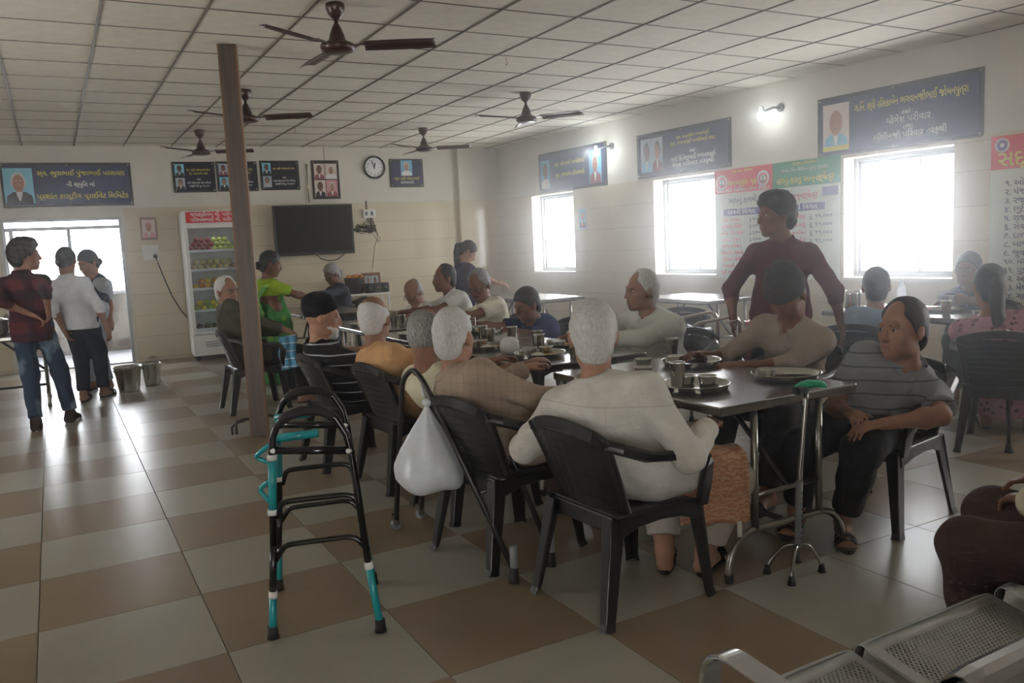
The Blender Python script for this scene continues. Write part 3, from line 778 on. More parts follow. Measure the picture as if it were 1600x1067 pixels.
text('પરિમલભાઈ વી. પારેખ', .07, M['white'], t, .03, 1.935, -D_/2+.038, width=.56)
dm = MB(); f0 = -D_/2
for a in ((-W_/2+.01, -W_/2+.055, .37, 1.87), (W_/2-.055, W_/2-.01, .37, 1.87), (-W_/2+.055, W_/2-.055, 1.82, 1.87), (-W_/2+.055, W_/2-.055, .37, .41)): dm.bbox(a[0], a[1], f0, f0+.04, a[2], a[3], .006)
d = dm.build('door', M['whitepl'], t)
MB().box(-W_/2+.055, W_/2-.055, f0+.015, f0+.02, .41, 1.82).build('door_pane', M['glass'], d)
MB().bbox(W_/2-.05, W_/2-.02, f0-.035, f0-.002, .9, 1.4, .008).build('handle', M['alu'], d)
for z in (.19, .22, .25): MB().box(-.2, .25, f0+.022, f0+.031, z, z+.012).build('vent_slot', M['greypl'], t)
for s in (-1, 1): MB().box(s*.3-.03, s*.3+.03, -.2, .2, 0, .07).build('foot', M['rubber'], t)
for z in (1.50, 1.24, .98, .68, .42):
    m = MB()
    for k in range(14): m.tube([(-.31+.0477*k, -.24, z), (-.31+.0477*k, .26, z)], .003, 5)
    for yy in (-.24, .26): m.tube([(-.315, yy, z), (.315, yy, z)], .005, 6)
    m.bbox(-.315, .315, -.256, -.244, z-.005, z+.03, .003)
    m.build('shelf', M['whitepl'], t)
l = bpy.data.lights.new('fridge_lamp_light', 'AREA'); l.shape = 'RECTANGLE'; l.size = .5; l.size_y = .05; l.energy = .35; l.color = (1, .97, .9)
lo = bpy.data.objects.new('fridge_lamp_light', l); COL.objects.link(lo); lo.parent = t; lo.location = (0, -.2, 1.80)
FR = {k: pm('fruit_'+k, c, .4, 0, .2, 14) for k, c in dict(pomegranate=rgb(134, 36, 44), guava=rgb(176, 190, 92), chikoo=rgb(178, 150, 106), sweet_lime=rgb(196, 186, 120), orange=rgb(206, 128, 44), mango=rgb(214, 176, 60), lemon=rgb(222, 206, 50), pear=rgb(152, 172, 66), coconut=rgb(84, 60, 44)).items()}
stem_m = pm('fruit_stem', rgb(84, 66, 40), .8)
proto = {}
def fruit(kind, x, y, z, r, label, group):
    if kind not in proto:
        me = MB().lathe([(.0001, -.97), (.35, -.93), (.75, -.66), (.98, -.1), (.95, .3), (.68, .74), (.3, .93), (.08, .9), (.0001, .88)], 12).mesh(kind, FR[kind])
        st = MB().tube([(0, 0, .85), (.03, 0, 1.02), (.08, 0, 1.12)], [.09, .06, .08], 6).mesh('stem', stem_m)
        proto[kind] = (me, st)
    o = link(kind, proto[kind][0]); tag(o, label, 'fruit', group); link('stem', proto[kind][1], o)
    p = Vector((1.98, 12.30, 0)) + Rz(FRA).to_3x3() @ Vector((x, y, z)); o.location = p; o.scale = (r, r, r*random.uniform(.9, 1.05))
    o.rotation_euler = (random.uniform(-.5, .5), random.uniform(-.5, .5), random.uniform(0, 6))
shelf_fruit = [(1.503, [('pomegranate',)*4+('guava',)*4, ('pomegranate',)*4+('guava',)*3, ('pomegranate',)*3+('guava',)*3], 'top shelf'), (1.243, [('chikoo', 'sweet_lime')*3+('chikoo',), ('sweet_lime',)*6], 'second shelf'), (.983, [('mango', 'orange', 'mango', 'chikoo', 'orange', 'mango', 'mango'), ('orange', 'mango', 'orange', 'mango', 'mango')], 'third shelf'), (.683, [('pear', 'lemon')*3+('lemon',), ('lemon', 'pear', 'lemon', 'lemon', 'lemon', 'pear')], 'fourth shelf'), (.423, [('coconut',)*6], 'lowest shelf')]
for z, layers, nm in shelf_fruit:
    for li, lay in enumerate(layers):
        n = len(lay); r = {'top shelf': .0375, 'lowest shelf': .046}.get(nm, .043)
        for k, kd in enumerate(lay):
            x = (k-(n-1)/2)*(.0765 if nm == 'top shelf' else .1 if nm == 'lowest shelf' else .087)
            fruit(kd, x, -.18+.03*li+random.uniform(-.01, .01), z+r*.97+.003+li*r*1.62, r, '%s fruit on the %s of the fridge' % (kd.replace('_', ' '), nm), '%s fruits on the %s' % (kd.replace('_', ' '), nm))
# ================================================================== SHELF UNIT WITH SPEAKERS UNDER THE TELEVISION
t = thing('side_stand', 'low white metal stand under the television', 'stand', (4.18, 12.22, 0), FRA)
MB().bbox(-.33, .33, -.2, .2, .735, .765, .005).build('top_board', M['whitepl'], t)
MB().bbox(-.31, .31, -.19, .19, .36, .38, .004).build('lower_board', M['whitepl'], t)
for sx in (-1, 1):
    for sy in (-1, 1): MB().bbox(sx*.31-.013, sx*.31+.013, sy*.18-.013, sy*.18+.013, 0, .735, .003).build('leg', M['whitepl'], t)
def on_stand(o, x, y, z): o.location = Vector((4.18, 12.22, 0)) + Rz(FRA).to_3x3() @ Vector((x, y, z)); o.rotation_euler = (0, 0, FRA); return o
t = on_stand(thing('basket', 'dark basket with marigold flowers on the white stand', 'basket'), -.17, -.02, .765)
MB().lathe([(.0001, 0), (.12, 0), (.15, .24), (.145, .245), (.115, .02), (.0001, .02)], 20).build('body', M['rubber'], t)
m = MB(); r_ = random.Random(3)
for k in range(40):
    a, q = r_.uniform(0, 6.28), r_.uniform(0, .13); m.ell((q*math.cos(a), q*math.sin(a), .24+r_.uniform(-.01, .03)), (.024, .024, .02), 7, 5)
fo = m.build('flower_heads', pm('marigold', rgb(214, 132, 30), .8), t); fo['kind'] = 'stuff'
t = on_stand(thing('photo_frame', 'framed photograph leaning behind the speakers on the stand', 'picture'), .13, .08, .768)
fm = MB().bbox(-.15, .15, -.01, .01, 0, .30, .005).build('frame', pm('photo_frame_wood', rgb(120, 76, 40), .4), t, rot=(-.12, 0, 0))
portrait(fm, -.05, .15, .1, .2, 'grey', 'hairk', 'skin', 'rd', -.012); portrait(fm, .06, .15, .1, .2, 'grey', 'hairk', 'skind', 'dark', -.012)
for k in range(3):
    t = on_stand(thing('speaker', 'small black box speaker on the white stand, %s' % ['beside the flower basket', 'middle of three', 'at the stand\'s window end'][k], 'speaker', group='small black speakers on the stand'), .02+.125*k, -.12, .765)
    MB().bbox(-.055, .055, -.07, .05, 0, .15, .012).build('cabinet', M['blackpl'], t)
    MB().lathe([(.042, 0), (.042, .005), (.02, -.004), (.0001, .002)], 16, Matrix.Translation((0, -.071, .075)) @ RX).build('cone', M['darktube'], t)
    MB().lathe([(.014, 0), (.010, .008), (.0001, .009)], 10, Matrix.Translation((0, -.072, .075)) @ RX).build('dust_cap', M['alu'], t)
# ================================================================== TABLES
def table(label, x0, x1, y0, y1, group='steel dining tables', along='Y', H=.74):
    # origin at the centre; long side along local Y
    w, l = (x1-x0, y1-y0) if along == 'Y' else (y1-y0, x1-x0)
    t = thing('dining_table', label, 'table', ((x0+x1)/2, (y0+y1)/2, 0), 0 if along == 'Y' else PI/2, group)
    m = MB(); m.bbox(-w/2, w/2, -l/2, l/2, H-.038, H, .007)
    m.build('table_top', M['steel2'], t)
    MB().box(-w/2+.06, w/2-.06, -l/2+.1, l/2-.1, H-.055, H-.038).build('under_tray', M['darktube'], t)
    for s in (-1, 1):
        y = s*(l/2-.03); fw = w/2-.06; r = .15
        p = [(-fw, y, 0.0)] + arc((-fw+r, y, .045), r, PI, PI/2, 7, (1, 0, 0), (0, 0, 1)) + arc((fw-r, y, .045), r, PI/2, 0, 7, (1, 0, 0), (0, 0, 1)) + [(fw, y, 0.0)]
        fb = MB().tube(p, .0155, 10).build('foot_arch', M['tube'], t)
        for q in (-1, 1): MB().tube([(q*fw, y, 0), (q*fw, y, .035)], .019, 10).build('foot_cap', M['rubber'], fb)
        for q in (-1, 1): MB().tube([(q*.19, y, .19), (q*.19, y, H-.04)], .0155, 10).build('upright', M['tube'], t)
        MB().tube([(0.0, s*(l/2-.34), .30), (0, s*(l/2-.04), .30)] if False else [(-.19, y, .34), (.19, y, .34)], .011, 8).build('cross_tube', M['tube'], t)
    MB().tube([(0, -l/2+.03, .19), (0, l/2-.03, .19)], .013, 8).build('stretcher', M['darktube'], t)
    for s in (-1, 1): MB().tube([(0, s*(l/2-.03), .34), (0, s*(l/2-.42), H-.05)], .012, 8).build('brace', M['darktube'], t)
    return t
TX0, TX1 = 2.235, 3.035
table('nearest steel dining table with a green-handled cane at its end', TX0, TX1, 2.405, 3.645)
table('steel dining table second from the nearest in the long row', TX0, TX1, 3.88, 5.10)
table('steel dining table in the middle of the long row', TX0, TX1, 5.15, 6.40)
table('steel dining table fourth from the nearest in the long row', TX0, TX1, 6.62, 7.86)
table('steel dining table at the far end of the long row near the sari', TX0+.1, TX1+.1, 8.95, 10.55)
table('steel dining table at the left edge beside the glass door', -1.70, -.12, 9.45, 10.22, along='X')
table('bare steel table in the far corner under the farthest window', 4.86, 5.62, 8.35, 9.85)
table('bare gleaming steel table under the middle window', 5.80, 6.56, 6.42, 7.55)
table('steel table with bottle under the nearest window', 5.55, 6.33, 3.05, 4.75)
# ================================================================== CHAIRS
def make_chair():
    t = thing('plastic_chair', 'black plastic armchair', 'chair')
    B = M['blackpl']
    def back(u, v):                        # u -1..1 across, v 0..1 up
        x = u*(.185+.035*v); y = -.185-.115*v+.055*u*u*(1-.3*v); z = .375+.355*v-.03*u*u*v*v
        return Vector((x, y, z))
    def seat(u, v):
        x = (u-.5)*(.43+.03*v); y = -.20+.42*v; z = .405-.018*math.sin(PI*v)*(1-(2*u-1)**2)-.02*max(0, v-.85)/.15
        return Vector((x, y, z))
    st_ = MB().sheet(seat, 8, 8, .014).bbox(-.20, .20, .195, .215, .34, .39, .006).bbox(-.19, .19, -.205, -.19, .335, .40, .006)
    for s in (-1, 1): st_.sweep([Vector((s*.205, -.19, .365)), Vector((s*.215, -.10, .378)), Vector((s*.222, 0, .382)), Vector((s*.222, .10, .376)), Vector((s*.215, .20, .36))], [.085, .05, .042, .05, .085], .012, Vector((0, 0, 1)))
    st_.build('seat', B, t)
    fr = MB()
    rim = [back(-1, q/8) for q in range(0, 9)] + [back(-1+q/5, 1)+Vector((0, 0, .012*math.sin(PI*q/10))) for q in range(1, 10)] + [back(1, 1-q/8) for q in range(0, 9)]
    fr.sweep(rim, .05, .02, [Vector((0, 0, 1)) if 8 < i < 18 else Vector((1, 0, 0)) for i in range(len(rim))])
    fr.sweep([back(-1+q/4, .02) for q in range(9)], .045, .018, Vector((0, 0, 1)))
    bk = fr.build('backrest', B, t)
    for k in range(9):
        v = .09+.10*k
        MB().sweep([back(-.93+1.86*q/6, v) for q in range(7)], .037, .009, Vector((0, -.25, 1))).build('slat', B, bk)
    for s in (-1, 1):
        p = [back(s, .96), Vector((s*.255, -.21, .672)), Vector((s*.278, -.10, .630)), Vector((s*.285, .03, .612)), Vector((s*.283, .13, .608)), Vector((s*.278, .185, .592)), Vector((s*.268, .205, .55)), Vector((s*.250, .208, .47)), Vector((s*.232, .205, .38))]
        MB().sweep(p, [.034, .045, .052, .056, .056, .056, .058, .062, .05], [.036]*5+[.026]*4, [Vector((s*1, 0, .3))]*5+[Vector((s*.7, -.5, 0)), Vector((s*.3, -.9, 0)), Vector((.1*s, -1, 0)), Vector((0, -1, 0))]).build('armrest', B, t)
        for a, b, dx, dy in (((s*.195, -.19, .40), (s*.235, -.275, 0), s, -1), ((s*.205, .19, .39), (s*.240, .235, 0), s, 1)):
            a, b = Vector(a), Vector(b); c = a.lerp(b, .93)
            lg = MB()
            lg.sweep([a, c, b+Vector((dx*.006, dy*.006, .0))], [.075, .046, .052], .010, Vector((0, 1, 0)))
            lg.sweep([a+Vector((-dx*.018, dy*.034, 0)), c+Vector((-dx*.014, dy*.02, 0)), b+Vector((-dx*.012, dy*.026, 0))], [.06, .036, .046], .010, Vector((1, 0, 0)))
            lg.build('leg', B, t)
    return t
chair0 = make_chair(); chair_used = [False]
def chair(x, y, face, label, s=1.0):
    o = chair0 if not chair_used[0] else copy_tree(chair0)
    chair_used[0] = True
    o.location = (x, y, 0); o.rotation_euler = (0, 0, R(face-90)); o.scale = (s, s, s); o['label'] = label; o['group'] = 'black plastic armchairs'
    return o
chair(1.90, 2.61, 4, 'black plastic armchair under the white-shirted old man nearest the viewer')
chair(1.77, 3.33, 9, 'black plastic armchair under the man in the brown checked shirt')
chair(1.93, 3.99, 5, 'black plastic armchair under the bald man in cream, mostly hidden')
chair(1.84, 4.69, 6, 'black plastic armchair under the man in the orange-tan shirt')
chair(1.68, 5.40, 4, 'black plastic armchair under the man in the black cap')
chair(1.56, 7.86, 2, 'black plastic armchair behind the wooden column')
chair(3.45, 2.61, 188, 'black plastic armchair under the man in the grey striped polo')
chair(3.62, 3.36, 184, 'black plastic armchair under the stooping man in the knitted cap')
chair(3.66, 4.46, 184, 'black plastic armchair under the white-shirted man in the haze')
chair(3.60, 5.95, 180, 'black plastic armchair under the hunched person in dark blue')
chair(3.58, 6.78, 182, 'black plastic armchair under the moustached man in cream')
chair(3.62, 7.52, 180, 'black plastic armchair under the dark-haired man in profile')
chair(3.60, 8.22, 186, 'black plastic armchair under the bent man with the teal towel')
chair(3.55, 11.25, 185, 'black plastic armchair under the grey-haired person near the television')
chair(5.00, 3.93, 28, 'black plastic armchair behind the child in light blue')
chair(5.16, 2.99, 24, 'black plastic armchair under the woman in the pink patterned dress')
chair(6.72, 4.05, 212, 'black plastic armchair under the man with crossed arms by the window')
chair(5.18, 6.15, 60, 'empty black plastic armchair beside the bare table under the middle window')
chair(4.62, 5.55, 20, 'empty black plastic armchair between the hazy man and the chrome frame')
# ================================================================== TABLEWARE
TZ = .7405
plate_me = MB().lathe([(.0001, .0), (.135, 0), (.142, .004), (.150, .022), (.158, .026), (.158, .028), (.149, .0255), (.140, .007), (.0001, .003)], 36).mesh('plate', M['steel'])
bowl_me = MB().lathe([(.0001, 0), (.030, 0), (.036, .006), (.044, .036), (.046, .040), (.0435, .040), (.035, .009), (.0001, .003)], 22).mesh('bowl', M['steel'])
glass_me = MB().lathe([(.0001, 0), (.026, 0), (.028, .004), (.036, .108), (.0375, .112), (.035, .112), (.027, .007), (.0001, .004)], 22).mesh('glass', M['steel'])
M['dal'] = pm('dal', rgb(172, 128, 44), .3, 0, .2, 30); M['sabji'] = pm('vegetable_curry', rgb(96, 84, 34), .4, 0, .3, 30); M['rice'] = pm('rice', rgb(214, 208, 190), .7, 0, .1, 60, .6, 200); M['roti'] = pm('roti', rgb(196, 158, 104), .8, 0, .25, 25)
dal_me = MB().lathe([(.0001, .026), (.0405, .026), (.0405, .020), (.0001, .020)], 18).mesh('dal', M['dal'])
sab_me = MB().lathe([(.0001, .034), (.02, .033), (.0405, .026), (.0405, .020), (.0001, .020)], 18).mesh('curry', M['sabji'])
def rice_mesh():
    bm = bmesh.new(); bmesh.ops.create_uvsphere(bm, u_segments=18, v_segments=9, radius=1)
    for v in bm.verts:
        n = math.sin(v.co.x*9)*math.cos(v.co.y*8+v.co.x*3)*.08; v.co = Vector((v.co.x*.05*(1+n), v.co.y*.042*(1-n), max(0, v.co.z)*.026*(1+n)))
    return MB().bm(bm, None, True).mesh('rice', M['rice'])
rice_me = rice_mesh()
roti_me = MB().lathe([(.0001, 0), (.06, 0), (.068, .003), (.05, .005), (.0001, .006)], 20).mesh('roti', M['roti'])
def ware(me, name, x, y, z, label, cat, group, s=1.0):
    o = link(name, me); o.location = (x, y, z); o.scale = (s, s, s); o.rotation_euler = (0, 0, random.uniform(0, 6)); return tag(o, label, cat, group)
def setting(who, x, y, bowls=2, glass=(.05, .16), food=True, ang=0.0, s=1.0, empty=False):
    # a thali plate with bowls, a tumbler and food, all things of their own
    ware(plate_me, 'steel_plate', x, y, TZ, 'round steel plate ' + who, 'plate', 'steel plates', s)
    for k in range(bowls):
        a = ang + 1.15*k; bx, by = x+.088*s*math.cos(a), y+.088*s*math.sin(a)
        o = ware(bowl_me, 'steel_bowl', bx, by, TZ+.0075, (['empty steel bowl, first in the plate ', 'empty steel bowl, second in the plate '] if empty else ['steel bowl of yellow dal in the plate ', 'steel bowl of green curry in the plate ', 'second dal bowl in the plate '])[k] + who, 'bowl', 'bowls in the plate ' + who)
        if not empty: link('dal' if k % 2 == 0 else 'curry', dal_me if k % 2 == 0 else sab_me, o)
    if food:
        a = ang+3.4
        ware(rice_me, 'rice_heap', x+.06*math.cos(a), y+.06*math.sin(a), TZ+.0065, 'heap of white rice on the plate ' + who, 'rice', None)
        ware(roti_me, 'roti', x+.06*math.cos(a+1.5), y+.06*math.sin(a+1.5), TZ+.0068, 'brown roti on the plate ' + who, 'bread', None)
    if glass: ware(glass_me, 'steel_tumbler', x+glass[0], y+glass[1], TZ if math.hypot(*glass) > .16 else TZ+.0075, 'steel tumbler beside the plate ' + who, 'tumbler', 'steel tumblers')
setting('at the near left corner of the nearest table', 2.45, 2.79, 2, None, False, .2, empty=True)
ware(glass_me, 'steel_tumbler', 2.395, 2.845, TZ+.0075, 'steel tumbler standing in the plate at the nearest table corner', 'tumbler', 'steel tumblers')
setting('on the window side of the nearest table', 2.93, 2.71, 1, None, False, 2.6, empty=True)
setting('deepest on the nearest table', 2.90, 3.33, 1, None, False, 2.3, empty=True)
ware(bowl_me, 'steel_bowl', 2.70, 3.48, TZ, 'steel bowl alone behind the white-shirted old man\'s shoulder', 'bowl', None)
ware(glass_me, 'steel_tumbler', 2.98, 3.58, TZ, 'steel tumbler at the far edge of the nearest table', 'tumbler', 'steel tumblers')
ware(bowl_me, 'steel_bowl', 2.52, 3.25, TZ, 'steel bowl beside the white-shirted old man\'s right shoulder', 'bowl', None)
setting('before the brown checked shirt', 2.50, 4.22, 3, (.10, .17), True, .6)
setting('between the white-haired heads', 2.43, 4.83, 2, (.13, .14), True, 1.2)
setting('before the hazy white-shirted man', 2.86, 4.48, 2, (-.16, .1), True, 2.4)
setting('before the hunched person in dark blue', 2.88, 5.72, 2, (-.17, -.1), True, 2.4)
setting('before the man in cream', 2.86, 6.15, 2, (-.1, -.18), True, 2.9)
setting('before the orange-tan shirt', 2.44, 5.40, 3, (.1, .15), True, .4)
setting('before the black cap', 2.44, 5.98, 2, (.15, .12), True, .4)
setting('before the dark-haired man in profile', 2.84, 7.0, 2, (-.16, .1), True, 2.2)
setting('before the bent man', 2.84, 7.66, 3, (-.15, -.1), True, 2.4)
setting('on the empty side of the fourth table', 2.45, 7.2, 2, (.1, .15), True, .4)
setting('nearest the sari', 2.62, 9.25, 2, (.15, .12), True, .4)
setting('before the grey-haired person', 2.85, 10.1, 3, (-.18, .05), True, 2.4)
for k, (x, y) in enumerate(((2.62, 4.02), (2.72, 4.95), (2.62, 5.2), (2.66, 6.3), (2.6, 6.7), (2.64, 7.4), (2.7, 9.6))):
    ware(glass_me, 'steel_tumbler', x, y, TZ, 'steel tumbler in mid-row, ' + ['before the brown checked shirt', 'left of the white-haired head', 'beside the white plastic pot', 'before the orange-tan shirt', 'before the cream shirt', 'before the white shirt in profile', 'nearest the green sari'][k], 'tumbler', 'loose steel tumblers along the row')
t = thing('white_pot', 'white plastic pot beside the brown-checked man\'s face', 'pot', (2.45, 4.50, TZ))
MB().lathe([(.0001, 0), (.05, 0), (.062, .03), (.058, .075), (.045, .085)], 18).build('body', M['whitepl'], t)
MB().lathe([(.047, .085), (.03, .098), (.0001, .102)], 18).build('lid', M['whitepl'], t)
def jug(x, y, z, label, r=.06, h=.16):
    t = thing('steel_jug', label, 'jug', (x, y, z))
    MB().lathe([(.0001, 0), (r, 0), (r*1.05, h*.2), (r*.95, h*.8), (r*1.02, h), (r*.96, h), (r*.88, h*.8), (r*.95, .01), (.0001, .006)], 22).build('body', M['steel'], t)
    MB().tube([(r, 0, h*.85), (r*1.7, 0, h*.8), (r*1.75, 0, h*.4), (r*1.02, 0, h*.25)], .006, 7).build('handle', M['steel'], t)
    return t
jug(2.66, 5.60, TZ, 'steel water jug on the middle table of the row')
jug(5.75, 4.60, TZ, 'steel jug behind the waiter on the window table')
for k, (x, y, r) in enumerate(((-.30, 9.7, .11), (-.55, 9.72, .12), (-.85, 9.75, .13), (-.45, 10.0, .1))):
    t = thing('steel_vessel', 'steel serving vessel on the left table, %s' % ['nearest the door', 'second from the door end', 'largest one', 'at the back'][k], 'vessel', (x, y, TZ), 0, 'steel serving vessels')
    MB().lathe([(.0001, 0), (r*.8, 0), (r, .04), (r, .15), (r*1.12, .155), (r*1.12, .16), (r*.97, .158), (r*.96, .05), (.0001, .01)], 24).build('body', M['steel'], t)
    MB().lathe([(r*.98, .162), (r*.6, .178), (.02, .185), (.018, .2), (.0001, .203)], 24).build('lid', M['steel'], t)
for k, (x, y, f) in enumerate(((5.78, 3.55, 0), (5.95, 3.95, 1), (6.1, 4.35, 0), (5.9, 3.2, 1))):
    if f: ware(plate_me, 'steel_plate', x, y, TZ, 'steel plate on the window table ' + ('before the woman in pink' if k == 3 else 'before the child'), 'plate', 'steel plates')
    else: ware(bowl_me, 'steel_bowl', x, y, TZ, 'steel bowl on the window table ' + ('beside the bottle' if k == 0 else 'before the crossed arms'), 'bowl', None)
for k, (x, y) in enumerate(((5.7, 3.75), (5.68, 4.35), (6.05, 3.65), (6.15, 4.0))):
    ware(glass_me, 'steel_tumbler', x, y, TZ, 'steel tumbler on the window table, ' + ['at the child\'s right hand', 'nearest the jug', 'between the diners', 'before the crossed arms'][k], 'tumbler', 'tumblers on the window table')
t = thing('water_bottle', 'clear water bottle with pale cap on the window table', 'bottle', (5.98, 4.32, TZ))
MB().lathe([(.0001, 0), (.036, 0), (.038, .02), (.035, .09), (.038, .14), (.03, .18), (.015, .205), (.014, .22)], 18).build('body', pane_mat('bottle_plastic', (.86, .9, .92), .25, .25), t)
MB().lathe([(.017, .215), (.017, .24), (.0001, .242)], 14).build('cap', M['whitepl'], t)
# ================================================================== WALKER IN FRONT
def rnd(p, r=.03, n=5):
    # polyline with rounded corners
    p = [Vector(q) for q in p]; out = [p[0]]
    for i in range(1, len(p)-1):
        a, b, c = p[i-1], p[i], p[i+1]; d1, d2 = (a-b), (c-b); q = min(r, d1.length*.49, d2.length*.49)
        s_, e_ = b+d1.normalized()*q, b+d2.normalized()*q
        for k in range(n+1):
            u = k/n; out.append((1-u)**2*s_ + 2*u*(1-u)*b + u*u*e_)
    out.append(p[-1]); return out
t = thing('walker', 'black and teal folding walking frame standing in the foreground aisle', 'walking frame', (.767, 2.94, 0))
e = Vector((.359, -.181, 0)).normalized(); nrm = Vector((.181, .359, 0)).normalized()
O = Vector((.587, 3.031, 0)) - Vector((.767, 2.94, 0))
def W(s, z, d): return O + e*s + nrm*d + Vector((0, 0, z))
DEP = .45
def frame_side(d, off):
    w = lambda s, z: W(s+off, z, d)
    m = MB()
    top = [w(.030, .36), w(.052, .70), w(.058, .76)] + [w(.075, .80), w(.115, .838), w(.17, .853), w(.24, .850), w(.29, .822), w(.325, .76), w(.338, .69), w(.352, .52), w(.372, .26)]
    m.tube(top, .0135, 12)
    m.tube([w(.030, .36), w(.012, .17)], .0135, 12)
    fr = m.build('side_frame', M['black'], t)
    g = [w(.095, .822), w(.115, .838), w(.145, .848), w(.17, .853), w(.205, .853), w(.24, .850), w(.265, .838), w(.285, .826)]
    gm = MB().tube(g, [.018, .019, .0175, .019, .0175, .019, .0175, .018], 12); gm.build('hand_grip', M['rubber'], t)
    for a, b in ((w(.0125, .172), w(0.0, .02)), (w(.3725, .262), w(.400, .02))):
        lg = MB().tube([a, b], .0145, 12).build('leg', M['teal'], t)
        MB().tube([a+(a-b).normalized()*.012, a-(a-b).normalized()*.014], .0168, 12).build('collar', M['whitepl'], lg)
        MB().tube([b+Vector((0, 0, .028)), b+Vector((0, 0, .0)), b-Vector((0, 0, .019))], [.0185, .020, .023], 12).build('rubber_tip', M['rubber'], lg)
    sl = MB().tube([w(.051, .685), w(.038, .492)], .0155, 12).build('sleeve', M['teal'], t)
    for q in ((.0515, .69), (.037, .485)): MB().tube([w(q[0], q[1]+.01), w(q[0]-.001, q[1]-.01)], .0185, 12).build('collar', M['whitepl'], sl)
    br = MB().tube([w(.056, .715), w(.333, .700)], .0155, 12).build('side_bar', M['black'], t)
    for q in ((.060, .715), (.330, .700)): MB().ell(w(*q), (.018, .018, .014), 10, 6).build('joint', M['whitepl'], br)
    for z0, z1 in ((.515, .528), (.352, .368)):
        MB().tube(rnd([w(.030+.02*(z0-.35)/.16, z0-.055), w(.070, z0+.002), w(.11, z0+.008), w(.30, z1+.006), w(.335, z1), w(.374-.018*(z1-.37)/.16, z1-.05)], .04), .0105, 10).build('cross_bar', M['black'], t)
frame_side(0, 0)
frame_side(DEP, -.085)
# folding front brace between the two side frames
MB().tube([W(.045, .66, 0), W(-.03, .66, DEP)], .012, 10).build('front_bar', M['teal'], t)
MB().tube([W(.045, .735, .10), W(.20, .745, .12)], .017, 12).build('fold_lever', M['teal'], t)
MB().tube([W(-.03, .755, DEP-.05), W(.115, .765, DEP-.05)], .015, 12).build('fold_lever', M['teal'], t)
MB().tube(rnd([W(.045, .735, .06), W(-.04, .67, .10), W(.04, .63, .10)], .02), .009, 8).build('hinge_bracket', M['teal'], t)
MB().tube(rnd([W(.04, .60, .06), W(-.03, .55, .08), W(.04, .46, .08)], .02), .009, 8).build('hinge_bracket', M['teal'], t)
MB().tube([W(-.035, .75, DEP), W(-.04, .50, DEP-.01)], .012, 10).build('front_bar', M['teal'], t)
# ================================================================== SECOND WALKER WITH BAG
t = thing('walker', 'dark castored walking frame with a white bag, behind the checked-shirt man', 'walking frame', (1.50, 3.45, 0))
q = lambda x, y, z: Vector((x-1.50, y-3.45, z))
m = MB(); m.tube(rnd([q(1.58, 2.96, .05), q(1.46, 3.53, .80), q(1.44, 3.60, .86), q(1.42, 3.70, .80), q(1.40, 3.86, .06)], .09, 7), .0135, 10); m.build('side_frame', M['darktube'], t)
m = MB(); m.tube(rnd([q(1.80, 3.02, .05), q(1.70, 3.42, .80), q(1.66, 3.56, .88), q(1.60, 3.68, .80), q(1.57, 3.94, .06)], .09, 7), .0135, 10); m.build('side_frame', M['darktube'], t)
MB().tube([q(1.49, 3.38, .60), q(1.72, 3.32, .60)], .011, 8).build('cross_bar', M['darktube'], t)
MB().tube([q(1.53, 3.18, .34), q(1.755, 3.2, .34)], .011, 8).build('cross_bar', M['darktube'], t)
MB().tube([q(1.41, 3.79, .40), q(1.58, 3.85, .40)], .011, 8).build('cross_bar', M['darktube'], t)
for x, y in ((1.40, 3.87), (1.57, 3.95)):
    w_ = MB().lathe([(.008, -.012), (.026, -.011), (.028, 0), (.026, .011), (.008, .012)], 14, Matrix.Translation(q(x, y, .029)) @ Matrix.Rotation(PI/2, 4, 'X')).build('castor', M['greypl'], t)
    MB().bbox(-.016, .016, -.018, .018, .03, .085, .004, Matrix.Translation(q(x, y, 0))).build('castor_fork', M['steel2'], t)
for x, y in ((1.58, 2.955), (1.80, 3.015)):
    MB().tube([q(x, y, .16), q(x, y, .05)], .017, 10).build('leg_sleeve', M['greypl'], t)
    MB().tube([q(x, y, .06), q(x-.01, y-.01, .0)], [.018, .024], 10).build('rubber_tip', M['rubber'], t)
# bag: pear-shaped thin plastic carrier with knotted handles
def bag_mesh():
    bm = bmesh.new(); bmesh.ops.create_uvsphere(bm, u_segments=36, v_segments=26, radius=1)
    for v in bm.verts:
        z = (v.co.z+1)/2; a = math.atan2(v.co.y, v.co.x)
        prof = [(0, .0), (.04, .78), (.12, .95), (.25, 1.0), (.45, .82), (.65, .52), (.82, .25), (.94, .09), (1, .04)]
        rr = 0
        for k in range(len(prof)-1):
            if prof[k][0] <= z <= prof[k+1][0]:
                u = (z-prof[k][0])/(prof[k+1][0]-prof[k][0]); rr = prof[k][1]*(1-u)+prof[k+1][1]*u
        rr *= 1+.05*math.sin(9*a+3*z)*z+.03*math.sin(5*a+8*z)
        v.co = Vector((.16*rr*math.cos(a), .21*rr*math.sin(a)+.02*(1-z), .41*z+.012*math.sin(3*a)*(1-z)))
    return MB().bm(bm, None, True)
t = thing('carrier_bag', 'full white plastic carrier bag hanging on the dark walking frame', 'bag', (1.452, 3.49, .295))
bag_mesh().build('bag_body', M['bag'], t)
MB().ell((0, .0, .415), (.022, .03, .02), 10, 7).build('knot', M['bag'], t)
MB().tube([(0, .0, .41), (-.005, .03, .46), (.004, .055, .50), (.006, .06, .45), (0, .01, .41)], .007, 7).build('bag_handle', M['bag'], t)
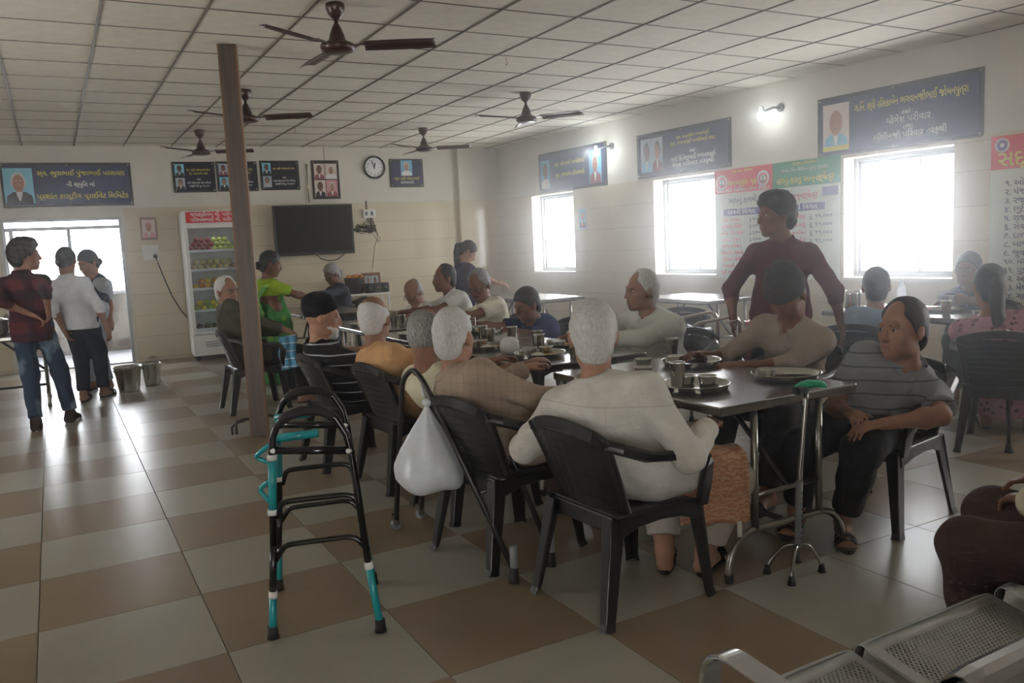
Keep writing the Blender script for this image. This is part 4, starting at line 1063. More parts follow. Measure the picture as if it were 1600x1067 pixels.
# ================================================================== CANES
t = thing('quad_cane', 'silver four-footed cane with green handle against the nearest table', 'cane', (2.60, 2.335, 0))
MB().tube([(-.02, -.005, .14), (.0, .0, .45), (.055, .02, .72), (.06, .022, .765)], .0115, 12).build('shaft', M['steel2'], t)
MB().tube([(-.021, -.005, .12), (-.008, -.002, .40)], .0145, 12).build('shaft_sleeve', M['greypl'], t)
m = MB()
for k in range(9): m.tube([(-.0155+.0012*k, -.019, .16+.024*k), (-.0155+.0012*k, -.0165, .16+.024*k)], .0035, 6)
m.build('adjusting_holes', M['black'], t)
h = MB().sweep([(.01, .03, .772), (.04, .024, .785), (.08, .018, .79), (.13, .01, .782), (.155, .005, .77)], [.026, .03, .034, .034, .022], [.026, .028, .03, .028, .018], Vector((0, 1, 0)), .5)
h.build('handle', pm('green_grip', rgb(24, 150, 110), .35), t)
MB().bbox(-.0, .055, .005, .045, .75, .785, .008).build('handle_collar', M['rubber'], t)
for dx, dy in ((-.10, -.06), (.10, -.04), (-.09, .08), (.10, .09)):
    lg = MB().tube(rnd([(-.02, -.005, .13), (-.02+dx*.45, dy*.45, .125), (-.02+dx*.85, dy*.85, .06), (-.02+dx, dy, .02)], .03), .0075, 8).build('leg', M['steel2'], t)
    MB().tube([(-.02+dx, dy, .035), (-.02+dx, dy, .0)], [.011, .018], 10).build('rubber_tip', M['rubber'], lg)
t = thing('walking_stick', 'dark walking stick with round pale knob beside the patterned dress', 'cane', (5.02, 2.88, 0))
MB().tube([(0, 0, .03), (.0, .03, .73)], .013, 10).build('shaft', M['darktube'], t)
MB().tube([(0, 0, .06), (0, 0, .02), (0, 0, 0)], [.016, .022, .027], 12).build('rubber_tip', M['rubber'], t)
MB().ell((.0, .03, .745), (.034, .034, .03)).build('knob', M['whitepl'], t)
# chrome frame with red jar behind the waiter's arm
t = thing('walker', 'chrome tube walking frame standing beside the standing waiter', 'walking frame', (4.35, 4.72, 0), R(-20))
for d in (0, .42):
    MB().tube(rnd([(-.2, d, .02), (-.2, d, .74), (.2, d, .80), (.2, d, .02)], .10, 7), .014, 10).build('side_frame', M['steel'], t)
    for s in (-.2, .2): MB().tube([(s, d, .04), (s, d, 0)], [.017, .022], 10).build('rubber_tip', M['rubber'], t)
    MB().tube([(-.2, d, .45), (.2, d, .45)], .011, 8).build('side_bar', M['steel'], t)
for z in (.35, .60): MB().tube([(-.2, 0, z), (-.2, .42, z)], .011, 8).build('cross_bar', M['steel'], t)
t = thing('red_pot', 'glossy red plastic pot behind the waiter\'s hand', 'pot', (4.62, 4.55, .45))
MB().lathe([(.0001, 0), (.10, .0), (.15, .08), (.15, .18), (.09, .25), (.08, .28), (.10, .30)], 24).build('body', pm('red_plastic', rgb(196, 50, 50), .25), t)
MB().lathe([(.085, .29), (.05, .315), (.0001, .32)], 20).build('lid', pm('red_plastic_lid', rgb(176, 40, 40), .3), t)
st = thing('stool', 'low dark stool carrying the red plastic pot', 'stool', (4.62, 4.55, 0))
MB().lathe([(.0001, .42), (.15, .42), (.16, .43), (.15, .449), (.0001, .449)], 24).build('seat', M['blackpl'], st)
for k in range(4):
    a = PI/4+k*PI/2; MB().tube([(.12*math.cos(a), .12*math.sin(a), .42), (.16*math.cos(a), .16*math.sin(a), 0)], .014, 8).build('leg', M['blackpl'], st)
# ================================================================== BUCKETS
def bucket(x, y, label, r=.135, h=.27, up=False):
    t = thing('steel_bucket', label, 'bucket', (x, y, 0), R(20), 'steel buckets')
    MB().lathe([(.0001, .012), (r*.72, .012), (r*.74, 0), (r*.78, 0), (r*.80, .02), (r, h-.02), (r*1.13, h), (r*1.12, h+.006), (r*.97, h-.012), (r*.76, .03), (.0001, .022)], 30).build('body', M['steel'], t)
    for s in (-1, 1): MB().tube([(s*r*1.02, 0, h-.05), (s*r*1.12, 0, h-.03), (s*r*1.02, 0, h-.02)], .008, 7).build('ear', M['steel'], t)
    rr = r*1.12; tilt = .15 if not up else 1.25
    MB().tube([(rr*math.cos(a), -rr*1.05*math.sin(a)*math.cos(tilt), h-.03+rr*1.05*math.sin(a)*math.sin(tilt)) for a in [PI*k/14 for k in range(15)]], .0045, 7).build('handle', M['tube'], t)
    return t
bucket(.62, 9.95, 'wide steel bucket beside the open glass door, nearer one')
bucket(.88, 10.20, 'narrower steel bucket behind the other, its handle raised', .105, .25, True)
# ================================================================== PERFORATED BENCH
t_ = NT('perforated_steel'); v = t_.coord((1, 1, 1), 'Object')
sep = t_.n('ShaderNodeSeparateXYZ'); t_.l(v, sep.inputs[0])
def cell(off):
    P = .0135
    fx = t_.math('SUBTRACT', t_.math('FRACT', t_.math('ADD', t_.math('DIVIDE', sep.outputs[0], P), off)), .5)
    fy = t_.math('SUBTRACT', t_.math('FRACT', t_.math('ADD', t_.math('DIVIDE', sep.outputs[1], P*1.3), off)), .5)
    fy = t_.math('MULTIPLY', fy, 1.3)
    d = t_.math('ADD', t_.math('MULTIPLY', fx, fx), t_.math('MULTIPLY', fy, fy)); return t_.math('LESS_THAN', d, .085)
hole = t_.math('MAXIMUM', cell(0.0), cell(.5))
mk = t_.math('MULTIPLY', t_.math('LESS_THAN', t_.math('ABSOLUTE', sep.outputs[0]), .222), t_.math('LESS_THAN', t_.math('ABSOLUTE', t_.math('ADD', sep.outputs[1], .0)), .165))
hole = t_.math('MULTIPLY', hole, mk)
t_.base(rgb(196, 198, 198)); t_.b.inputs['Metallic'].default_value = .5; t_.b.inputs['Roughness'].default_value = .38
tr = t_.n('ShaderNodeBsdfTransparent'); mx = t_.n('ShaderNodeMixShader'); t_.l(hole, mx.inputs[0]); t_.l(t_.b.outputs[0], mx.inputs[1]); t_.l(tr.outputs[0], mx.inputs[2]); t_.l(mx.outputs[0], t_.out.inputs['Surface'])
M['perf'] = t_.m
M['benchgrey'] = pm('bench_grey', rgb(190, 192, 192), .36, .5, .05)
M['chrome'] = pm('bench_chrome', rgb(205, 206, 208), .14, 1.0, .04)
bench = thing('waiting_bench', 'grey perforated steel waiting bench with chrome armrest in the foreground', 'bench', (1.85, 1.06, 0))
def bench_seat(x0, x1):
    cx = (x0+x1)/2-1.85; w = x1-x0
    m = MB(); Yf, Yb = .195, -.20; zf, zb = .425, .385
    def fn(u, v):
        y = Yb+(Yf-Yb)*v; z = zb+(zf-zb)*v-.014*math.sin(PI*v); return Vector(((u-.5)*w, y, z))
    s = m.sheet(fn, 4, 16, .004).build('seat', M['perf'], bench, (cx, 0, 0))
    rl = MB(); r = .026
    pts = [Vector((0, Yf+r*math.sin(a), zf-r+r*math.cos(a))) for a in [k*.42 for k in range(14)]]
    rl.sweep([p for p in pts], w, .008, Vector((1, 0, 0))); rl.build('front_roll', M['benchgrey'], s)
    for q in (-1, 1): MB().sweep([fn(.5+q*.5, k/8)+Vector((-q*.004, 0, -.027)) for k in range(9)], .05, .008, Vector((0, 0, 1))).build('side_flange', M['benchgrey'], s)
    def fb(u, v):
        y = Yb-.02-.13*v-.01*math.sin(PI*v); z = zb+.03+.33*v; return Vector(((u-.5)*w, y, z))
    b = MB().sheet(fb, 4, 12, .004).build('backrest', M['benchgrey'], bench, (cx, 0, 0))
    rb = MB(); r = .032; c0 = fb(.5, 1)
    rb.sweep([Vector((0, c0.y-r+r*math.cos(a), c0.z+r*math.sin(a))) for a in [k*.42 for k in range(14)]], w, .009, Vector((1, 0, 0))); rb.build('top_roll', M['chrome'], b)
for x0, x1 in ((1.075, 1.565), (1.606, 2.115), (2.18, 2.71), (2.755, 3.28)): bench_seat(x0, x1)
MB().bbox(-.80, 1.40, -.05, .0, .31, .36, .01).build('beam', M['benchgrey'], bench)
def arm(x):
    y0 = .10
    p = rnd([(x, -.22, .45), (x, -.20, .615), (x, .055, .635), (x, .105, .60), (x, .105, .50), (x, .06, .44), (x, -.02, .36)], .055, 6)
    MB().sweep(p, .05, .012, Vector((1, 0, 0))).build('armrest', M['chrome'], bench)
arm(1.045-1.85); arm(2.735-1.85); arm(3.31-1.85)
for x in (-.62, 1.1):
    MB().tube([(x, -.025, .32), (x, -.025, .06)], .025, 10).build('post', M['benchgrey'], bench)
    MB().tube(rnd([(x, -.30, .012), (x, -.22, .05), (x, .2, .05), (x, .28, .012)], .05), .018, 10).build('foot', M['chrome'], bench)
# ================================================================== PEOPLE
# bodies, garments and hair are grown from smoothly blended tapered limbs and surfaced as one continuous mesh each
A3 = lambda *p: np.array(p, dtype=np.float64)
def nrm_(v): return v/(np.linalg.norm(v)+1e-12)
class Blob:
    def __init__(s, vox): s.vox = vox; s.pr = []; s.post = []
    def cap(s, a, b, ra, rb, k=.03, flat=False):
        a, b = np.asarray(a, float), np.asarray(b, float); s.pr.append(('c', a, b, ra, rb, k, flat)); return s
    def ell(s, c, r, R_=None, k=.03):
        s.pr.append(('e', np.asarray(c, float), np.asarray(r, float), np.eye(3) if R_ is None else R_, k)); return s
    def cut(s, p, n, region=None): s.post.append((np.asarray(p, float), nrm_(np.asarray(n, float)), region)); return s   # removes the side n points to
    def surface(s, wob=0.0, wfreq=14.0, seed=0, fine=False):
        h = s.vox; lo = np.full(3, 1e9); hi = -lo; bx = []
        for p in s.pr:
            if p[0] == 'c':
                r = max(p[3], p[4]); l, u = np.minimum(p[1], p[2])-r, np.maximum(p[1], p[2])+r
            else:
                e = np.abs(p[3]) @ p[2]; l, u = p[1]-e, p[1]+e
            bx.append((l, u)); lo = np.minimum(lo, l); hi = np.maximum(hi, u)
        lo = lo-3*h; n = np.ceil((hi+3*h-lo)/h).astype(int)+1
        D = np.full(n, 1.0, np.float32)
        for p, (l, u) in zip(s.pr, bx):
            k = p[5] if p[0] == 'c' else p[4]
            m = k+2.5*h
            i0 = np.maximum(0, np.floor((l-m-lo)/h).astype(int)); i1 = np.minimum(n, np.ceil((u+m-lo)/h).astype(int)+1)
            X, Y, Z = (np.arange(i0[q], i1[q], dtype=np.float32)*h+lo[q] for q in range(3))
            X = X[:, None, None]; Y = Y[None, :, None]; Z = Z[None, None, :]
            if p[0] == 'c':
                a, b, ra, rb = p[1:5]; d = b-a; L2 = max(d@d, 1e-9)
                t = ((X-a[0])*d[0]+(Y-a[1])*d[1]+(Z-a[2])*d[2])/L2
                tc = np.clip(t, 0, 1)
                dist = np.sqrt((X-a[0]-tc*d[0])**2+(Y-a[1]-tc*d[1])**2+(Z-a[2]-tc*d[2])**2)-(ra+(rb-ra)*tc)
                if p[6]: dist = np.maximum(dist, (t-1)*math.sqrt(L2))
            else:
                Rm = p[3]; x, y, z = X-p[1][0], Y-p[1][1], Z-p[1][2]
                q = [(x*Rm[0, i]+y*Rm[1, i]+z*Rm[2, i]) for i in range(3)]
                k0 = np.sqrt(sum((q[i]/p[2][i])**2 for i in range(3))); k1 = np.sqrt(sum((q[i]/p[2][i]**2)**2 for i in range(3)))+1e-9
                dist = k0*(k0-1)/k1
            S = D[i0[0]:i1[0], i0[1]:i1[1], i0[2]:i1[2]]
            hh = np.maximum(k-np.abs(S-dist), 0)/k
            S[...] = np.minimum(S, dist)-hh*hh*k*.25
        ax = [np.arange(n[q], dtype=np.float32)*h+lo[q] for q in range(3)]
        X, Y, Z = ax[0][:, None, None], ax[1][None, :, None], ax[2][None, None, :]
        if wob:
            f = wfreq
            fold = np.sin(f*(X*.6+Z*1.1)+2.1*np.sin(f*.6*Y+seed)+seed)*np.sin(f*(Y*.7-Z*.7)+1.7*np.sin(f*.5*X)+2*seed)
            if fine: fold = fold + .55*np.sin(3.1*f*(Z*.8+X*.5)+2.6*np.sin(f*1.3*(X-Y)+seed))*np.sin(1.1*f*(X+Y*.6-Z*.3)+seed*1.7)
            D += (wob*fold).astype(np.float32)
        for p, nn, reg in s.post:
            c = (X-p[0])*nn[0]+(Y-p[1])*nn[1]+(Z-p[2])*nn[2]
            if reg is not None:
                rc, rr = reg; c = np.where((X-rc[0])**2+(Y-rc[1])**2+(Z-rc[2])**2 < rr*rr, c, -1.0)
            D = np.maximum(D, c)
        D[0] = D[-1] = 1; D[:, 0] = D[:, -1] = 1; D[:, :, 0] = D[:, :, -1] = 1
        I = D < 0
        cnt = np.zeros(np.array(n)-1, np.uint8)
        offs = [(i, j, k) for i in (0, 1) for j in (0, 1) for k in (0, 1)]
        sl = lambda o: tuple(slice(o[q], n[q]-1+o[q]) for q in range(3))
        for o in offs: cnt += I[sl(o)]
        act = (cnt > 0) & (cnt < 8)
        ijk = np.argwhere(act); N = len(ijk)
        idx = np.full(act.shape, -1, np.int32); idx[tuple(ijk.T)] = np.arange(N)
        cv = np.stack([D[ijk[:, 0]+o[0], ijk[:, 1]+o[1], ijk[:, 2]+o[2]] for o in offs], 1)
        pos = np.zeros((N, 3)); wt = np.zeros(N); O_ = np.array(offs, float)
        for a in range(8):
            for b in range(a+1, 8):
                if np.abs(O_[a]-O_[b]).sum() != 1: continue
                va, vb = cv[:, a], cv[:, b]; mk = (va < 0) != (vb < 0)
                t = np.where(mk, va/np.where(mk, va-vb, 1), 0)
                pos += np.where(mk[:, None], O_[a]+t[:, None]*(O_[b]-O_[a]), 0); wt += mk
        V = (ijk + pos/wt[:, None])*h + lo
        F = []
        for axis in range(3):
            b_, c_ = (axis+1) % 3, (axis+2) % 3
            s0 = [slice(None)]*3; s1 = [slice(None)]*3; s0[axis] = slice(0, -1); s1[axis] = slice(1, None)
            ia, ib = I[tuple(s0)], I[tuple(s1)]
            e = np.argwhere(ia != ib)
            e = e[(e[:, b_] > 0) & (e[:, c_] > 0) & (e[:, b_] < n[b_]-1) & (e[:, c_] < n[c_]-1)]
            inside = ia[tuple(e.T)]
            def at(db, dc):
                q = e.copy(); q[:, b_] += db; q[:, c_] += dc; return idx[tuple(q.T)]
            Q = np.stack([at(-1, -1), at(0, -1), at(0, 0), at(-1, 0)], 1)
            Q[~inside] = Q[~inside][:, ::-1]; F.append(Q)
        return V.astype(np.float32), np.concatenate(F).astype(np.int32)
    def build(s, name, mat_, parent=None, **kw):
        V, F = s.surface(**kw)
        me = bpy.data.meshes.new(name)
        me.vertices.add(len(V)); me.vertices.foreach_set('co', V.ravel())
        me.loops.add(F.size); me.loops.foreach_set('vertex_index', F.ravel())
        me.polygons.add(len(F)); me.polygons.foreach_set('loop_start', np.arange(0, F.size, 4, dtype=np.int32))
        me.polygons.foreach_set('loop_total', np.full(len(F), 4, np.int32))
        me.polygons.foreach_set('use_smooth', np.ones(len(F), bool))
        me.update(calc_edges=True); me.validate()
        me.materials.append(mat_)
        return link(name, me, parent)
def ik(a, t, l1, l2, pole):
    d = t-a; L = np.linalg.norm(d); dh = d/(L+1e-9)
    L = min(max(L, abs(l1-l2)+.02), l1+l2-.004); t = a+dh*L
    h = (l1*l1+L*L-l2*l2)/(2*L); r = math.sqrt(max(0, l1*l1-h*h))
    p = pole-dh*(pole@dh); p = nrm_(p) if np.linalg.norm(p) > 1e-6 else A3(0, 0, -1)
    return a+dh*h+p*r, t
def mrot(yaw, pitch, roll):
    return np.array(Matrix.Rotation(yaw, 3, 'Z') @ Matrix.Rotation(-pitch, 3, 'X') @ Matrix.Rotation(roll, 3, 'Y'))
SKIN = {k: None for k in 'abc'}
def skin_mat(name, c):
    t = NT(name); v = t.coord(); f = t.ramp(t.noise(v, 18.0, 4.0), .35, .7)
    t.base(t.mix(f, tuple(x*.86 for x in c), tuple(min(1, x*1.08) for x in c))); t.b.inputs['Roughness'].default_value = .58; t.b.inputs['Specular IOR Level'].default_value = .3
    t.b.inputs['Subsurface Weight'].default_value = 0.0
    t.bump(t.noise(v, 120.0, 3.0), .12, .004); return t.m
SKN = dict(mid=skin_mat('skin_brown', rgb(140, 102, 82)), dark=skin_mat('skin_dark_brown', rgb(112, 74, 56)), light=skin_mat('skin_light_brown', rgb(160, 120, 98)))
def hair_mat(name, c, c2=None):
    t = NT(name); v = t.coord((1, 1, .35)); f = t.noise(v, 150.0, 4.0, .7)
    t.base(t.mix(t.ramp(f, .35, .7), tuple(x*.7 for x in c), c2 or tuple(min(1, x*1.15) for x in c))); t.b.inputs['Roughness'].default_value = .6
    t.bump(f, .35, .004); return t.m
HR = dict(black=hair_mat('hair_black', rgb(30, 26, 26)), grey=hair_mat('hair_grey', rgb(120, 118, 118), rgb(168, 166, 166)), white=hair_mat('hair_white', rgb(206, 204, 200)), salt=hair_mat('hair_salt_pepper', rgb(80, 78, 78), rgb(170, 168, 166)))
EYEW = pm('eye_white', rgb(176, 166, 154), .3, 0, .02); EYED = pm('eye_dark', rgb(26, 18, 16), .2, 0, .05); LIP = pm('lips', rgb(124, 70, 64), .5, 0, .08)
SPEC = pm('spectacle_frame', rgb(40, 36, 36), .3); SPECL = pane_mat('spectacle_lens', (.93, .95, .96), .05)
def person(label, xy, face, top, pose='sit', vox=.010, ht=1.65, build=1.0, hyaw=None, hpitch=0.0, hroll=0.0, skin='mid',
           shirt=None, sleeve='long', smat=None, hem=.16, collar=True, trousers=None, tlen=.93, hair=('full', 'black'), beard=None, moust=None, glasses=False, cap=None,
           hands=None, elbows=None, feet=None, knees=None, shoe=('sandal', None), wide=1.0, twist=0.0, skirt=None, palm=None, curl=.5, belly=0.0, hs=1.12, extra=None, eyes=True, seatz=.425, wob=.003, legs=1.0):
    rz = R(face-90); c_, s_ = math.cos(rz), math.sin(rz)
    def L(p):        # world -> the person's own frame (x right, y forward)
        dx, dy = p[0]-xy[0], p[1]-xy[1]; return A3(c_*dx+s_*dy, -s_*dx+c_*dy, p[2])
    s = ht/1.65
    root = Blob(vox)
    hy = R((hyaw if hyaw is not None else face)-face)
    RH = mrot(hy, R(hpitch), R(hroll))
    tp = L(top); hc = tp - RH @ A3(0, 0, .128*hs)*1.0
    hc = hc + A3(0, 0, 0)
    zp = (seatz+.085) if pose == 'sit' else .90*s
    P = A3(0, 0, zp)
    N = hc - (RH @ A3(0, .012, 0))*1.0 - A3(0, 0, .142*hs) - (RH @ A3(0, 1, 0))*A3(1, 1, 0)*.03
    U = nrm_(N-P); Lt = np.linalg.norm(N-P)
    X0 = A3(math.cos(R(twist)), math.sin(R(twist)), 0)
    F_ = nrm_(np.cross(U, X0)); Rg = nrm_(np.cross(F_, U)); TB = np.stack([Rg, F_, U], 1)
    slump = max(0.0, .52*s-Lt)
    chest = P+U*Lt*.66-F_*(.012+.30*slump); waist = P+U*Lt*.30-F_*(.10*slump)
    w = build*s
    SHC = N-U*.078*s-F_*.012; sw = .170*w*wide
    sh = {q: SHC+Rg*(sw*q) for q in (-1, 1)}
    ua, fa, th, sn = .275*s, .245*s, .425*s*legs, .40*s*legs
    # default limb targets
    hip = {q: P+A3(.088*w*q, .0, -.02) for q in (-1, 1)}
    if pose == 'sit':
        ft0 = {q: A3(.13*q, .46*s, .085) for q in (-1, 1)}; hd0 = {q: A3(.17*q, .40, .62) for q in (-1, 1)}
    else:
        ft0 = {q: A3(.10*q, 0, .085) for q in (-1, 1)}; hd0 = {q: A3(.26*q, .06, zp-.10) for q in (-1, 1)}
    an, wr = dict(ft0), dict(hd0)
    for q, k in ((-1, 0), (1, 1)):           # lists are (left, right)
        if feet and feet[k] is not None: an[q] = L(feet[k])
        if hands and hands[k] is not None: wr[q] = L(hands[k])
    el, kn = {}, {}
    for q, k in ((-1, 0), (1, 1)):
        pole = A3(.5*q, -.6, -.8) if not (elbows and elbows[k] is not None) else L(elbows[k])-(sh[q]+wr[q])/2
        el[q], wr[q] = ik(sh[q], wr[q], ua, fa, pole)
        kp = (A3(.12*q, 1, .5) if pose == 'sit' else A3(.1*q, 1, 0)) if not (knees and knees[k] is not None) else L(knees[k])-(hip[q]+an[q])/2
        kn[q], an[q] = ik(hip[q], an[q], th, sn, kp)
    # ------------------------------------------------ torso shape shared by skin and garment
    def torso(b, o, low=True):
        b.ell(P+A3(0, -.012, 0)+U*.02, A3(.158*w+o, .118*w+o, .125+o), TB, .06)
        b.ell(waist+F_*(.012+belly*.5), A3(.142*w+o+belly*.4, .105*w+o+belly, .15*Lt/.5+o), TB, .08)
        b.ell(chest, A3(.158*w*wide+o, .112*w+o, .175*Lt/.5+o), TB, .08)
        b.cap(sh[-1]*.93+sh[1]*.07-U*.012, sh[1]*.93+sh[-1]*.07-U*.012, .060*w+o, .060*w+o, .07)
        b.ell((SHC+N)/2-F_*.015, A3(.078*w+o*.5, .055*w+o*.5, .045+o*.5), TB, .06)
    # ------------------------------------------------ head
    def H(*p): return hc + RH @ (A3(*p)*hs)
    def head(b):
        b.cap(N-U*.03-F_*.004, H(0, -.022, -.07), .058*s, .052*hs, .035)
        b.ell(H(0, -.012, .032), A3(.074, .094, .096)*hs, RH, .02)
        b.ell(H(0, .030, -.036), A3(.058, .064, .074)*hs, RH, .03)
        b.ell(H(0, .066, -.094), A3(.026, .022, .020)*hs, RH, .03)
        for q in (-1, 1):
            b.ell(H(.044*q, .052, -.018), A3(.022, .022, .022)*hs, RH, .02)
            b.ell(H(.043*q, .024, -.070), A3(.014, .034, .024)*hs, RH, .035)
            b.ell(H(.076*q, -.008, -.004), A3(.010, .021, .032)*hs, RH @ mrot(-.35*q, 0, 0), .008)
            b.ell(H(.080*q, -.016, .002), A3(.008, .017, .026)*hs, RH @ mrot(-.5*q, 0, 0), .006)
        b.cap(H(-.034, .080, .026), H(.034, .080, .026), .011*hs, .011*hs, .016)
        b.cap(H(0, .088, .018), H(0, .107, -.028), .0085*hs, .0125*hs, .012)
        for q in (-1, 1): b.ell(H(.011*q, .098, -.030), A3(.009, .011, .008)*hs, RH, .006)
        b.cap(H(-.017, .090, -.056), H(.017, .090, -.056), .0075*hs, .0075*hs, .010)
        b.cap(H(-.014, .087, -.068), H(.014, .087, -.068), .0075*hs, .0075*hs, .010)
    head(root)
    torso(root, -.014)
    fat = max(1.0, vox/.0095)
    HD = {}
    for q in (-1, 1):
        root.cap(sh[q], el[q], .046*w, .038*w, .04); root.cap(el[q], wr[q], .039*w, .025*w, .02)
        root.ell(el[q]*.72+wr[q]*.28, A3(.041, .041, .043)*w, None, .03)
        d = nrm_(wr[q]-el[q]); k = 0 if q < 0 else 1
        if palm and palm[k] is not None: pn = A3(*palm[k])
        else: pn = A3(-.25*q, .1, -1) if abs(d[2]) < .75 else A3(-q, .2, 0)
        pn = nrm_(pn-d*(pn@d)); sd = np.cross(d, pn)*(1 if q > 0 else -1)      # towards the thumb
        if np.dot(sd, A3(-q, .5, 0)) < 0 and not palm: sd = -sd
        Wq = wr[q]; Rm = np.stack([sd, d, pn], 1)
        root.ell(Wq+d*.045*s, A3(.037*s, .050*s, .0155*s*fat), Rm, .02)
        for j, (o, ln) in enumerate(((.028, .068), (.0095, .078), (-.0095, .072), (-.027, .056))):
            b0 = Wq+d*.080*s+sd*o*s; cu = curl*(1+.12*j)
            d1 = nrm_(d*math.cos(cu*.7)+pn*math.sin(cu*.7)+sd*(o*1.5)); d2 = nrm_(d*math.cos(cu*1.7)+pn*math.sin(cu*1.7)+sd*(o*1.5))
            m1 = b0+d1*ln*.55*s
            root.cap(b0-d*.02, m1, .0088*s*fat, .0080*s*fat, .006); root.cap(m1, m1+d2*ln*.55*s, .0080*s*fat, .0068*s*fat, .004)
        t0 = Wq+d*.022*s+sd*.026*s; td = nrm_(d*.65+sd*.65+pn*.35); t1 = t0+td*.038*s
        root.cap(t0, t1, .0125*s*fat, .0100*s*fat, .010); root.cap(t1, t1+nrm_(td+d*.5)*.030*s, .0098*s*fat, .0080*s*fat, .004)
        HD[q] = (Wq, d, sd, pn)
    FT = {}
    for q in (-1, 1):
        root.cap(hip[q], kn[q], .080*w, .056*w, .05); root.cap(kn[q], an[q], .052*w, .036*w, .02)
        ca = kn[q]*.68+an[q]*.32; fwd = nrm_((nrm_(kn[q]-an[q]-A3(0, 0, (kn[q]-an[q])[2])) if np.hypot(*(kn[q]-an[q])[:2]) > .12 else A3(0, 1, 0))*.4+A3(.18*q, 1, 0))
        back_ = nrm_(np.cross(nrm_(an[q]-kn[q]), A3(1, 0, 0)))
        root.ell(ca-back_*0+A3(0, -.012, 0), A3(.048, .050, .095)*w, None, .03)
        A = an[q]; z0 = A[2]-.085
        heel = A+A3(0, 0, -.05)-fwd*.035; ball = A+fwd*.115+A3(0, 0, -.062); toe = A+fwd*.165+A3(0, 0, -.067)
        root.cap(A, heel, .034*s, .032*s, .02); root.cap(heel, ball, .031*s, .026*s, .02); root.cap(A+A3(0, 0, -.01), ball, .030*s, .022*s, .025)
        sdv = np.cross(fwd, A3(0, 0, 1))
        for j in range(5):
            o = (j-2)*.015; root.cap(ball+sdv*o, toe+sdv*o*1.25-fwd*abs(j-1.6)*.008, .0125*s, .0095*s, .006)
        FT[q] = (A, fwd, heel, ball, toe, sdv)
    # ------------------------------------------------ assemble
    body = root.build('person', SKN[skin])
    body.location = (xy[0], xy[1], 0); body.rotation_euler = (0, 0, rz)
    tag(body, label, 'person')
    sv = vox*1.0
    if shirt:
        b = Blob(sv); o = .014
        torso(b, o)
        a1 = {'long': 1.0, 'rolled': .35, 'short': 0.0, 'none': -1}[sleeve]
        for q in (-1, 1):
            if a1 < 0: b.cap(sh[q], sh[q]*.93+el[q]*.07, .058*w, .058*w, .04, True)
            elif a1 == 0: b.cap(sh[q], sh[q]*.32+el[q]*.68, .060*w, .066*w, .05, True)
            else:
                b.cap(sh[q], el[q], .060*w, .054*w, .05)
                e_ = el[q]*(1-.93*a1)+wr[q]*(.93*a1); b.cap(el[q], e_, .055*w, .043*w, .02, True)
                d = nrm_(wr[q]-el[q]); b.cap(e_-d*.045, e_+d*.004, .044*w, .044*w, .008, True)
        if pose == 'sit':
            for q in (-1, 1): b.cap(hip[q]+A3(0, -.04, .02), hip[q]*.62+kn[q]*.38+A3(0, 0, .02), .112*w, .098*w, .06, True)
        else:
            b.cap(P+A3(0, 0, .06), P+A3(0, 0, -hem), .165*w, .175*w, .05, True)
            b.ell(P-A3(0, -.0, hem*.45), A3(.178*w, .135*w, hem*.75+.05), None, .06)
        if collar:
            pts = [N+U*.012+Rg*(.070*math.cos(t))*s+F_*(.064*math.sin(t)-.006)*s-U*(.022*math.sin(t)) for t in [2*PI*i/12 for i in range(13)]]
            for q in (-1, 1): b.cap(N-U*.03+F_*.055+Rg*.03*q, N-U*.075+F_*.088+Rg*.055*q, .012, .008, .02)
        if pose == 'stand': b.cut(P-A3(0, 0, hem), (0, 0, -1))
        # open neck
        if collar: b.cut(N+U*.040, U, (N, .14))
        else: b.cut(N+U*.012, U, (N, .10))
        so = b.build(smat or 'shirt', shirt, body, wob=wob*1.35, wfreq=17, fine=True, seed=xy[0]*3+xy[1])
        if collar:
            cb_ = MB()
            for k in range(2):      # stand and fall of the collar, open at the throat
                n_ = 22; V = []
                for i in range(n_+1):
                    t = PI/2+.22+(2*PI-.44)*i/n_
                    for rr_, hh_ in (((.060, .034), (.070, -.026)) if k == 0 else ((.061, .036), (.082, -.004))):
                        V.append(N+Rg*(rr_*1.08*math.cos(t))*s+F_*(rr_*math.sin(t)-.004)*s+U*((hh_-.030*math.sin(t)*(1 if math.sin(t) > 0 else .25))*s))
                cb_.sheet(lambda u, v: Vector(V[2*int(round(u*n_))+int(round(v))]), n_, 1, .005)
            cb_.build('collar', shirt, so)
        if sleeve in ('long', 'rolled') and vox < .0105 and collar:
            pk = Blob(sv)
            for zz in range(4):
                c0 = P+U*(Lt*(.78-.17*zz)); pk.ell(c0+F_*(.128*w+.012+belly*.9*(1 if zz > 1 else .3)), A3(.006, .004, .006), TB, .001)
            pk.build('buttons', M['whitepl'], so)
    if trousers:
        b = Blob(sv)
        b.ell(P+A3(0, -.012, 0), A3(.164*w+.008, .124*w+.008, .12), None if pose == 'stand' else TB, .06)
        for q in (-1, 1):
            b.cap(hip[q], kn[q], .098*w, .081*w, .05)
            e_ = kn[q]*(1-tlen)+an[q]*tlen; b.cap(kn[q], e_, .080*w, .062*w, .025, True)
        b.build('trousers', trousers, body, wob=.005, wfreq=17, fine=True, seed=xy[1])
